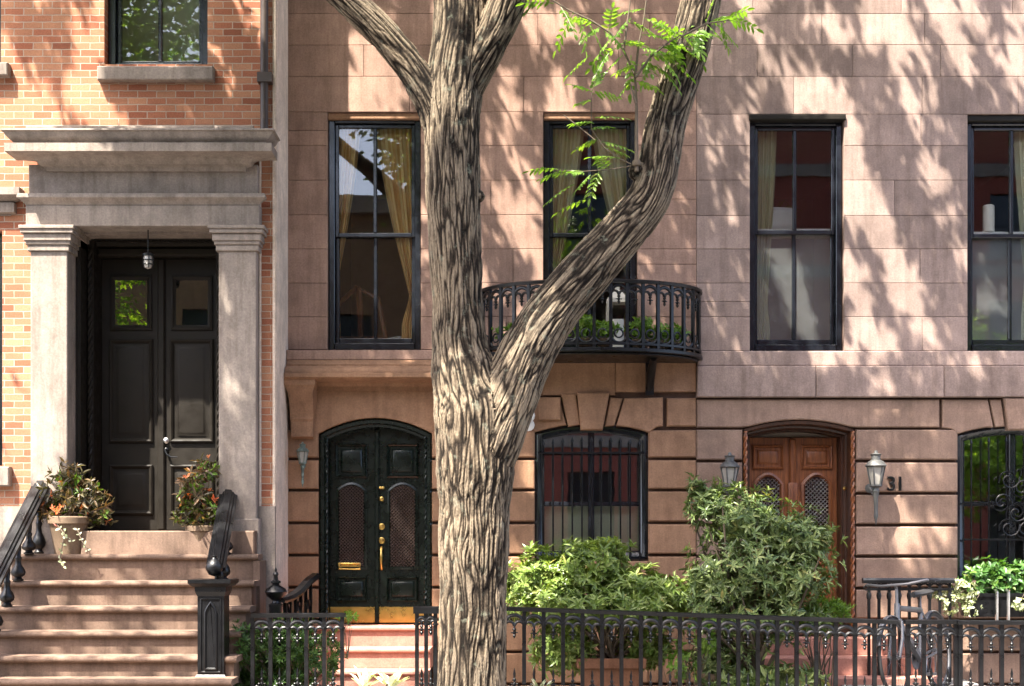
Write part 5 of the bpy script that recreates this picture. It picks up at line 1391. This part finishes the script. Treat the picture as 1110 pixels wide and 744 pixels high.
col = bkm.ramp(bkm.attr('bark'), [(0, (.008, .006, .0045)), (.3, (.034, .026, .019)), (.62, (.115, .091, .066)), (1, (.235, .19, .138))])
col = bkm.mixc(1, col, bkm.ramp(fine, [(.3, (.62,)*3), (.7, (1.2,)*3)]), 'MULTIPLY'); col = bkm.mixc(1, col, bkm.ramp(big, [(.3, (.66, .66, .66)), (.7, (1.16, 1.12, 1.05))]), 'MULTIPLY')
col = bkm.mixc(bkm.ramp(lich, [(.57, (0,)*3), (.70, (.5,)*3)]), col, (.21, .22, .165))
bkm.pbr(col, .92, 0, .15, bkm.bump(fine, .7, .012))
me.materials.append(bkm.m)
for p in me.polygons: p.use_smooth = True
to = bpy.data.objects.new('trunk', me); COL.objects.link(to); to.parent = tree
# limbs above the picture
um = []
def limb(a, pts, r0, r1):
    m = MB(); n = len(pts); m.tube([a]+[Vector(q) for q in pts], [r0+(r1-r0)*k/n for k in range(n+1)], 10); o = m.build('limb', bkm.m, tree); return o
e0, e1_, e2_, e3 = (p[-1] for p in paths)
limb(e0[0]-Vector((0, 0, .05)), [e0[0]+Vector((-.05, -.3, 1.2)), e0[0]+Vector((.1, -1.1, 2.6)), e0[0]+Vector((-.4, -1.9, 4.2))], e0[1], .05)
limb(e1_[0]-Vector((.02, 0, .05)), [e1_[0]+Vector((.5, -.3, 1.0)), e1_[0]+Vector((1.0, -1.0, 2.4)), e1_[0]+Vector((1.3, -2, 4.0))], e1_[1], .04)
limb(e2_[0]+Vector((.03, 0, -.03)), [e2_[0]+Vector((-.9, -.3, .8)), e2_[0]+Vector((-1.9, -1.0, 1.9)), e2_[0]+Vector((-3, -1.8, 3.2))], e2_[1], .035)
limb(e3[0]-Vector((.02, 0, .05)), [e3[0]+Vector((.35, .1, .9)), e3[0]+Vector((1.0, .3, 2.2)), e3[0]+Vector((1.9, .2, 3.6))], e3[1], .04)

# leafy shoots on the right limb
def pinnate(pp, dirs, g, n=6, L=.075, W=.030, rach=.28):
    """compound leaves: leaflets in pairs along a drooping midrib"""
    P_, D_, N_, T_ = [], [], [], []; ribs = []
    for p, d in zip(pp, dirs):
        p = Vector(p); d = Vector(d).normalized(); R_ = rach*g.uniform(.7, 1.2); rib = []
        side = d.cross(Vector((0, 0, 1)));
        if side.length < .1: side = Vector((1, 0, 0))
        side.normalize(); side = (side+Vector((0, 0, g.uniform(-.5, .5)))).normalized(); tb = g.random()*.5
        for k in range(n+1):
            u = k/n; q = p+d*(R_*u)+Vector((0, 0, -.22*R_*u*u)); rib.append(q)
            if k == 0: continue
            dd = (d+Vector((0, 0, -.44*u))).normalized(); nn = side.cross(dd)
            if nn.z < 0: nn = -nn
            for s in ((-1, 1) if k < n else (0,)):
                P_.append(q); D_.append(dd*.55+side*s*.9+Vector((0, 0, -.18)) if s else dd); N_.append(nn+Vector(g.normal(0, .2, 3))); T_.append(min(1, tb+g.random()*.5))
        ribs.append(rib)
    return P_, D_, N_, T_, ribs
g = np.random.default_rng(8)
yS = -3.15
sh = [[(690, 186), (690, 150), (690, 118), (689, 92), (688, 80)], [(688, 82), (676, 55), (662, 36), (640, 22), (618, 12), (598, 0), (575, -12)], [(689, 80), (692, 50), (698, 20), (702, -12)], [(689, 84), (705, 62), (722, 48), (738, 38)], [(689, 112), (684, 92)], [(676, 55), (680, 25), (684, -5)], [(738, 40), (765, 26), (790, 22)]]
m = MB()
for i, s in enumerate(sh): m.tube([P(a, b, yS-.03*i) for a, b in s], [(.017 if i == 0 else .010)*(1-.55*k/(len(s)-1)) for k in range(len(s))], 7)
m2 = [P(650, 100, yS), P(640, 118, yS-.05), P(652, 140, yS-.05), P(663, 151, yS)]
tw = [(611, 125), (628, 138), (645, 152)]
m.tube([P(a, b, yS-.1) for a, b in tw], .004, 5); m.tube([P(a, b, yS) for a, b in [(684, 178), (672, 172), (655, 160), (641, 140), (641, 110), (642, 98)]], [.006, .005, .005, .005, .004, .003], 5)
m.tube([P(a, b, yS) for a, b in [(684, 180), (660, 184), (630, 186), (600, 184)]], [.005, .004, .003, .002], 5)
m.lathe([(.03, -.02), (.036, .0), (.028, .02), (.02, .022), (.001, .018)], P(690, 177, yS), 10)
m.build('shoot', M['twig'], tree)
pos, dr = [], []
spots = [(600, 4, -1, .2), (585, 2, -.6, -.6), (608, 8, .2, -.9), (622, 14, -.5, -.7), (636, 22, .3, -.9), (650, 30, -.6, -.5), (655, 34, .5, -.6), (664, 40, -.7, -.4), (670, 48, .8, -.2), (640, 60, -.8, -.5), (668, 52, -.9, -.4), (675, 60, -.6, -.7), (660, 58, -.5, -.9), (684, 25, .8, -.4), (684, 20, -.7, -.5), (698, 20, .8, -.3), (700, 10, -.7, .1), (696, 38, .8, .1), (693, 52, .9, -.3), (705, 62, .6, .4), (712, 56, .9, -.3), (722, 48, .3, .6), (722, 48, .9, -.5), (738, 38, .9, .3), (738, 38, .7, -.6), (735, 42, -.2, .8), (765, 26, .2, .7), (765, 26, .8, -.7), (790, 22, .9, .1), (788, 22, .6, .7), (775, 26, .5, -.8), (716, 60, .4, -.8), (730, 50, .4, -.9), (705, 70, .9, -.5), (690, 88, .8, -.1), (688, 84, -.6, -.3), (745, 38, .5, -.7), (752, 34, .9, -.2), (700, 66, .2, -.9), (740, 45, -.5, -.7),
         (642, 100, -.7, .3), (642, 102, .8, .1), (641, 110, -.9, -.2), (642, 98, .1, 1), (645, 128, .9, .2), (644, 134, -.9, 0), (652, 154, .9, -.1), (650, 150, -.8, -.4), (640, 140, .6, .3), (655, 160, .9, -.3), (632, 186, -.8, -.2), (618, 186, -.9, -.1), (650, 184, -.3, -.6), (660, 184, -.6, .4), (640, 190, -.7, -.5), (605, 184, -.9, .3), (672, 172, -.7, .2), (640, 215, -.7, -.4), (622, 200, -.6, -.5),
         (700, 50, -.8, .2), (706, 58, -.3, -.9), (714, 52, .9, .3), (728, 44, -.6, .6), (742, 36, .2, .9), (748, 36, .3, -.9), (758, 30, -.3, -.8), (770, 24, .9, .4), (780, 22, .3, -.9), (696, 60, .9, .2), (690, 70, -.9, -.2), (645, 26, -.8, .2), (660, 36, .2, .9), (628, 18, .1, -1), (684, 60, -.2, -.9), (720, 60, .9, -.6), (736, 52, .8, -.6), (712, 70, .6, -.8)]
for px, py, dx, dz in spots:
    pos.append(P(px, py, yS+g.uniform(-.12, .12))); dr.append((dx+g.normal(0, .12), g.uniform(-.75, .35), dz*.8+g.normal(0, .1)))
P_, D_, N_, T_, ribs = pinnate(pos, dr, g, 6, .078, .030, .215)
LF['shoot'] = leafmat('shoot_leaf', (.08, .16, .02), (.15, .27, .035), (.26, .38, .07), .5, .4)
per = len(P_)//len(ribs)
for k in range(len(ribs)):
    s_ = slice(k*per, (k+1)*per); leaves('leaf_spray', P_[s_], D_[s_], N_[s_], g.uniform(.65, 1.25, per)*.072, g.uniform(.8, 1.2, per)*.033, T_[s_], LF['shoot'], tree)
m = MB()
for rb in ribs: m.tube(rb, [.0035]+[.0022]*(len(rb)-1), 4)
m.build('leaf_stalk', LF['shoot'], tree)
# balcony sprig leaves seen against the left side of the balcony window
# ================================================================== sun direction and the leafy crown
SUN = Vector((.85, 1.0, -2.2)).normalized()       # travel of the light
TS = np.array((-.85, -1.0, 2.2))                  # towards the sun per metre out from the wall
# how shaded each part of the street front is, sampled every 55.5 px (20 columns) by 53 px (14 rows)
SH = """
2 3 3 4 5 6 8 4 6 7 5 5 7 7 6 5 5 5 4 5
1 3 5 4 6 6 8 5 8 8 6 7 8 8 7 5 5 5 5 6
1 2 6 7 5 7 8 7 8 8 7 8 9 9 7 4 5 6 6 6
1 1 6 6 5 8 8 9 8 8 7 9 8 9 9 5 4 5 6 7
1 1 5 5 6 8 8 8 8 7 7 9 8 9 9 5 4 5 6 7
0 1 4 5 5 8 8 8 8 6 7 8 8 9 8 6 4 5 6 7
0 1 4 4 5 8 8 7 8 8 8 8 8 9 8 6 5 5 7 7
0 1 4 4 5 8 8 7 9 9 9 9 9 9 9 6 5 5 7 7
0 1 4 4 6 9 9 9 9 9 9 9 9 9 9 9 9 8 8 9
0 1 4 4 6 9 9 9 9 9 9 9 9 9 9 9 8 6 7 9
1 3 5 4 6 9 9 9 9 9 8 8 8 5 5 5 9 6 6 8
9 9 8 8 8 9 9 9 9 8 2 2 2 2 5 7 9 7 7 6
9 9 8 8 8 8 8 8 9 7 3 3 5 5 7 8 9 8 8 8
9 9 8 8 8 8 8 7 8 8 6 6 7 8 8 9 9 9 9 9
"""
SHM = np.array([[float(c) for c in r.split()] for r in SH.strip().split('\n')])/9.0
def shade(px, py):
    u = np.clip(px/55.5-.5, 0, 18.999); v = np.clip(py/53.2-.5, 0, 12.999)
    i = u.astype(int); j = v.astype(int); fu, fv = u-i, v-j
    return SHM[j, i]*(1-fu)*(1-fv)+SHM[j, i+1]*fu*(1-fv)+SHM[j+1, i]*(1-fu)*fv+SHM[j+1, i+1]*fu*fv
LIT = [  # patches of open sky in the crown: picture x, y and half-sizes of the sun spot they let through
    (410, 70, 30, 60), (575, 250, 18, 55), (555, 110, 14, 28), (600, 25, 30, 22), (615, 102, 14, 10), (545, 215, 12, 40), (925, 180, 15, 70), (960, 250, 14, 45), (1035, 40, 14, 45), (880, 95, 30, 26), (985, 105, 10, 25), (1012, 190, 14, 30),
    (975, 300, 16, 35), (925, 300, 12, 40), (1000, 350, 14, 28), (940, 355, 14, 25), (770, 325, 8, 25), (790, 220, 9, 30), (960, 430, 14, 22), (975, 560, 22, 34), (952, 495, 8, 24), (1025, 580, 12, 30), (560, 600, 16, 34), (985, 490, 6, 20), (800, 500, 6, 20), (895, 20, 18, 20), (940, 30, 10, 22), (1000, 5, 10, 14),
    (418, 265, 52, 135), (640, 200, 24, 70), (865, 330, 14, 60), (640, 575, 60, 40), (455, 600, 9, 62), (60, 190, 75, 75), (160, 233, 60, 13), (130, 143, 60, 10), (205, 146, 34, 9), (820, 572, 85, 45), (640, 628, 105, 52), (110, 120, 30, 22), (60, 300, 60, 300), (205, 500, 38, 75), (255, 350, 8, 60), (262, 430, 8, 30), (240, 60, 9, 40), (1060, 395, 12, 20), (850, 415, 10, 16), (700, 425, 5, 5), (640, 615, 60, 26), (590, 640, 30, 20), (700, 620, 30, 18), (410, 700, 36, 8), (130, 590, 34, 8), (190, 588, 24, 8), (590, 690, 18, 30), (715, 715, 14, 22), (1045, 640, 22, 22), (1085, 620, 25, 15)]
rs = random.Random(12)
for k_, q_ in enumerate((616, 644, 671, 698, 724)):
    for x_ in ((112, 150, 232) if k_ == 0 else (58, 88, 116, 146, 178, 214, 250)):
        LIT.append((x_+rs.uniform(-7, 7), q_, rs.uniform(7, 14), 15))
TRUNK_LIT = [(515, 450, 45, 70), (500, 620, 34, 130), (512, 720, 45, 45), (600, 370, 45, 55), (575, 400, 40, 45), (640, 345, 20, 18), (500, 25, 32, 40), (540, 60, 14, 30), (520, 520, 36, 50), (475, 330, 8, 90), (690, 40, 75, 50), (760, 40, 40, 40), (640, 180, 40, 50)]
gc = np.random.default_rng(5); N1, N2, N0 = 60000, 72000, 80000
px = gc.uniform(-160, 1270, N0); py = gc.uniform(-130, 860, N0)
px[N1:N2] = gc.uniform(545, 935, N2-N1); py[N1:N2] = gc.uniform(420, 790, N2-N1); py[N2:] = gc.uniform(60, 400, N0-N2)
lx = np.interp(py[N2:], [0, 50, 98, 147, 222, 248, 296, 345, 392], [760, 748, 733, 719, 699, 678, 635, 594, 567])
px[N2:] = np.where(gc.random(N0-N2) < .5, gc.uniform(452, 535, N0-N2), lx+gc.uniform(-38, 38, N0-N2))
ix_ = np.arange(N0)
def step_y(q): return -1.075-.27*np.clip(np.searchsorted(NOS, q)-1, -1, 6)
yp = np.where(px < 300, np.where(py > 575, step_y(py), YB-.05), np.where(py > 640, -1.2, 0.0))
yp = np.where((px > 95) & (px < 236) & (py > 300) & (py < 565), YB+.56, yp); yp = np.where(((px > 545) & (px < 740) & (py > 578)) | ((px >= 740) & (px < 910) & (py > 525)), -1.5, yp)
yp = np.where(ix_ >= N2, -3.3, np.where(ix_ >= N1, 0.0, yp))
d_ = CAMD+yp; P0 = np.stack([(px-CX)*d_/F, yp, EYE-(py-HY)*d_/F], 1)
tmin = np.maximum(np.where(ix_ >= N2, .9, 1.3), np.where(ix_ >= N2, (5.6-P0[:, 2])/2.2, (7.0-P0[:, 2])/2.2)); t_ = tmin+gc.uniform(0, 1.5, N0)
PL = P0+t_[:, None]*TS[None, :]
# gaps: noise across the beam, stretched a little so that the spots run together in streaks
e1s = unit(np.cross(TS, (0, 0, 1.0))[None])[0]; e2s = unit(np.cross(TS, e1s)[None])[0]
u_ = P0@e1s; v_ = P0@e2s
nzv = np.array([mnoise.noise(Vector((a*3.0, b*1.9, 0)))+.75*mnoise.noise(Vector((a*7, b*4.2, 4)))+.3*mnoise.noise(Vector((a*17, b*12, 9))) for a, b in zip(u_, v_)])
sv = shade(px, py); sv = np.where(np.arange(N0) >= N1, np.where(np.arange(N0) >= N2, np.where((py > 345) & (px < 640), .6, 1.0), .99), sv)
thr = np.where(sv > .97, -9.0, np.quantile(nzv, 1-np.clip(sv, .02, .985)))
keep = nzv > thr
LIT = [(a, b, rx*1.3, ry*1.2) if a > 820 and b < 400 else (a, b, rx*1.1, ry*1.45) if a < 230 and b > 600 else (a, b, rx, ry) for a, b, rx, ry in LIT]
def plane_of(a, b):
    if (355 < a < 456 or 590 < a < 690 or 815 < a < 915) and 130 < b < 379: return .24
    if a == 640 and b == 575: return .24
    if a < 300 and 130 < b < 250: return -1.0
    if 345 < a < 470 and b > 455: return .2
    if 545 < a < 580 and b < 640: return 0.0
    if 95 < a < 236 and 300 < b < 565: return YB+.56
    if a < 300: return float(step_y(b)) if b > 575 else YB-.05
    if (545 < a < 740 and b > 578) or (740 <= a < 910 and b > 525): return -1.5
    return -1.2 if b > 640 else 0.0
for (a, b, rx, ry) in LIT:   # tilted spots along the fall of the light, each on the plane it falls on
    ypl = plane_of(a, b); tl = ypl-PL[:, 1]; LP = PL-tl[:, None]*TS[None, :]; k_ = F/(CAMD+ypl)
    dx = CX+LP[:, 0]*k_-a; dy = HY-(LP[:, 2]-EYE)*k_-b; dxx = dx-dy*.33
    keep &= ~((((dxx/rx)**2+(dy/ry)**2) < 1+.45*nzv) & (tl > 0))
# the same beams on the trunk's plane
tt = (PL[:, 1]-(-3.15))/-1.0
TP = PL-tt[:, None]*TS[None, :]; kx = CX+TP[:, 0]*F/(CAMD-3.15); ky = HY-(TP[:, 2]-EYE)*F/(CAMD-3.15); before = PL[:, 1] < -3.2
for (a, b, rx, ry) in TRUNK_LIT:
    keep &= ~(before & (((kx-a-(ky-b)*.2)/rx)**2+((ky-b)/ry)**2 < 1+.4*nzv))
# never inside the picture
topz = EYE+(HY+25)/F*(CAMD+PL[:, 1])
keep &= PL[:, 2] > topz+.25
Q = PL[keep]; nq = len(Q)
dl = gc.normal(size=(nq, 3)); dl[:, 2] = -np.abs(dl[:, 2])*.6; nl = unit(gc.normal(size=(nq, 3))*.7+unit(TS[None]))
leaves('crown', Q, dl, nl, gc.uniform(.10, .17, nq), gc.uniform(.05, .08, nq), gc.random(nq), LF['canopy'], tree, TPL_QUAD)

# ================================================================== ground and the far side of the street
def struct(o): o['kind'] = 'structure'; return o
m = MB(); m.box(-60, 60, -60, 60, -.3, -.124); struct(m.build('ground', M['asphalt']))
m = MB(); m.box(-60, 60, -12.2, -4.6, -.12, -.116); struct(m.build('road', M['asphalt']))
m = MB(); m.box(-60, 60, -4.4, -.02, -.12, 0); m.box(-60, 60, -4.6, -4.403, -.12, -.004, .7); struct(m.build('sidewalk', M['paving']))
m = MB(); m.box(-60, 60, -18, -12.4, -.12, 0); m.box(-60, 60, -12.397, -12.2, -.12, -.004, .7); struct(m.build('opposite_sidewalk', M['paving']))
m = MB(); m.box(X(375, -1)+.2, 7.5, -1.95, -.02, .004, .02); m.box(X(920, -1), 4.4, -1.9, -.02, .021, .238); struct(m.build('areaway_paving', M['paving']))
# red brick row opposite, seen mirrored in the windows
YO = -19.0
oh = thing('opposite_house', (0, YO, 0), 'red brick house with pale stone bands across the street, mirrored in the right windows', 'house')
holes = []
for i in range(12):
    for z0, z1 in ((1.3, 3.2), (4.9, 7.2), (8.3, 9.7)):
        xx = 1.3+i*3.3
        if i < 6: holes.append((xx, xx+1.1, z0, z1))
m = MB(); hole_wall(m, -.6, 21, 0, 11.6, holes, YO-.4, YO); m.build('wall', M['redbrick'], oh)
m = MB()
for z in (3.75, 7.75, 10.1): m.box(-.6, 21, YO, YO+.07, z, z+.28)
m.box(-.6, 21, YO-.3, YO+.35, 11.6, 12.0); m.build('stone_band', M['limestone'], oh)
for (a, b, c, d) in holes:
    f = MB(); f.box(a, b, YO-.2, YO-.15, c, d); f.box(a, a+.09, YO-.149, YO-.08, c, d); f.box(b-.09, b, YO-.149, YO-.08, c, d); f.box(a+.09, b-.09, YO-.149, YO-.09, (c+d)/2-.04, (c+d)/2+.04); f.box(a-.1, b+.1, YO+.001, YO+.1, c-.14, c-.003)
    f.build('window', M['navy'], oh)
oh2 = thing('opposite_house', (-10, YO, 0), 'lower tan stone house across the street, mirrored in the left windows', 'house')
hol2 = [(-20+i*3.1, -18.8+i*3.1, z0, z1) for i in range(6) for z0, z1 in ((1.2, 3.0), (4.6, 6.9))]
m = MB(); hole_wall(m, -21, -.62, 0, 9.2, hol2, YO-.4, YO); m.build('wall', M['stone_low'], oh2)
m = MB(); m.box(-21, -.62, YO-.3, YO+.3, 9.2, 9.6); m.build('cornice', M['stone_up_right'], oh2)
for (a, b, c, d) in hol2:
    f = MB(); f.box(a, b, YO-.2, YO-.15, c, d); f.box(a, a+.09, YO-.149, YO-.08, c, d); f.box(b-.09, b, YO-.149, YO-.08, c, d); f.box(a+.09, b-.09, YO-.149, YO-.09, (c+d)/2-.04, (c+d)/2+.04); f.build('window', M['navy'], oh2)
def far_tree(label, x, y, z0, blobs, seed, n=1500):
    t = thing('opposite_tree', (x, y, 0), label, 'tree', 'trees across the street')
    m = MB(); m.tube([(x, y, 0), (x+.05, y, z0*.6), (x, y+.05, z0+1)], [.17, .14, .08], 10); m.build('trunk', bkm.m, t)
    p, nrm, g = shell_points(blobs, n*3, .35, .3, seed); q = whorls(p, nrm, g, 6, .13, .06, (-10, 40), .4); leaves('crown', *q[:3], q[3], q[4], q[5], LF['hedge'], t, TPL_QUAD)
far_tree('low leafy tree across the street mirrored in the right barred window', 10.6, -15.5, 2.2, [(10.2, -15.5, 3.6, 1.9, 1.5, 1.5), (11.8, -15.2, 4.2, 1.6, 1.4, 1.5), (9.4, -15.8, 5.2, 1.3, 1.2, 1.1), (12.5, -15, 3, 1.3, 1.2, 1.2)], 61)
far_tree('leafy tree across the street mirrored in the glass of the dark double door', -9.0, -15.5, 2.6, [(-9.2, -15.5, 5.4, 1.9, 1.6, 1.8), (-10.5, -15.3, 6.6, 1.5, 1.4, 1.4), (-8.4, -15.6, 8.0, 1.5, 1.4, 1.5), (-7.6, -15.5, 11, 1.6, 1.4, 1.6)], 62)
far_tree('tall slim tree across the street mirrored high in the left window', -1.2, -17.0, 7.6, [(-1.3, -17.0, 10.2, 1.5, 1.2, 1.2), (-.5, -17, 11.6, 1.4, 1.2, 1.0)], 63, 700)

# ================================================================== camera, daylight
cd = bpy.data.cameras.new('camera'); cam = bpy.data.objects.new('camera', cd); COL.objects.link(cam); SC.camera = cam
cam.location = (0, -CAMD, EYE); cam.rotation_euler = (R(90), 0, 0); cd.sensor_width = 36; cd.lens = 36*F/1110; cd.shift_y = (HY-372)/1110; cd.clip_start = .1; cd.clip_end = 400
wd = bpy.data.worlds.new('World'); SC.world = wd; wd.use_nodes = True; nt = wd.node_tree
sky = nt.nodes.new('ShaderNodeTexSky'); sky.sky_type = 'NISHITA'; sky.sun_disc = False
to_sun = -SUN; el = math.asin(to_sun.z); az = math.atan2(to_sun.x, to_sun.y)
sky.sun_elevation = el; sky.sun_rotation = az % (2*math.pi); sky.air_density = .7; sky.dust_density = 4; sky.ozone_density = 1
bg = nt.nodes['Background']; bg.inputs[1].default_value = .15; nt.links.new(sky.outputs[0], bg.inputs[0])
ld = bpy.data.lights.new('sun', 'SUN'); ld.energy = 4.2; ld.angle = R(.53); ld.color = (1, .93, .82); lo_ = bpy.data.objects.new('sun', ld); COL.objects.link(lo_)
lo_.location = (-8, -12, 20); lo_.rotation_euler = SUN.to_track_quat('-Z', 'Y').to_euler()
vs_ = SC.view_settings; vs_.view_transform = 'Standard'; vs_.look = 'None'; vs_.gamma = 1; vs_.use_curve_mapping = False; vs_.exposure = 2.62
SC.render.engine = 'CYCLES'; cy = SC.cycles; cy.use_denoising = True; cy.max_bounces = 8; cy.transparent_max_bounces = 12; cy.diffuse_bounces = 4; cy.glossy_bounces = 4; cy.sample_clamp_indirect = 6
try: cy.denoiser = 'OPENIMAGEDENOISE'
except Exception: pass
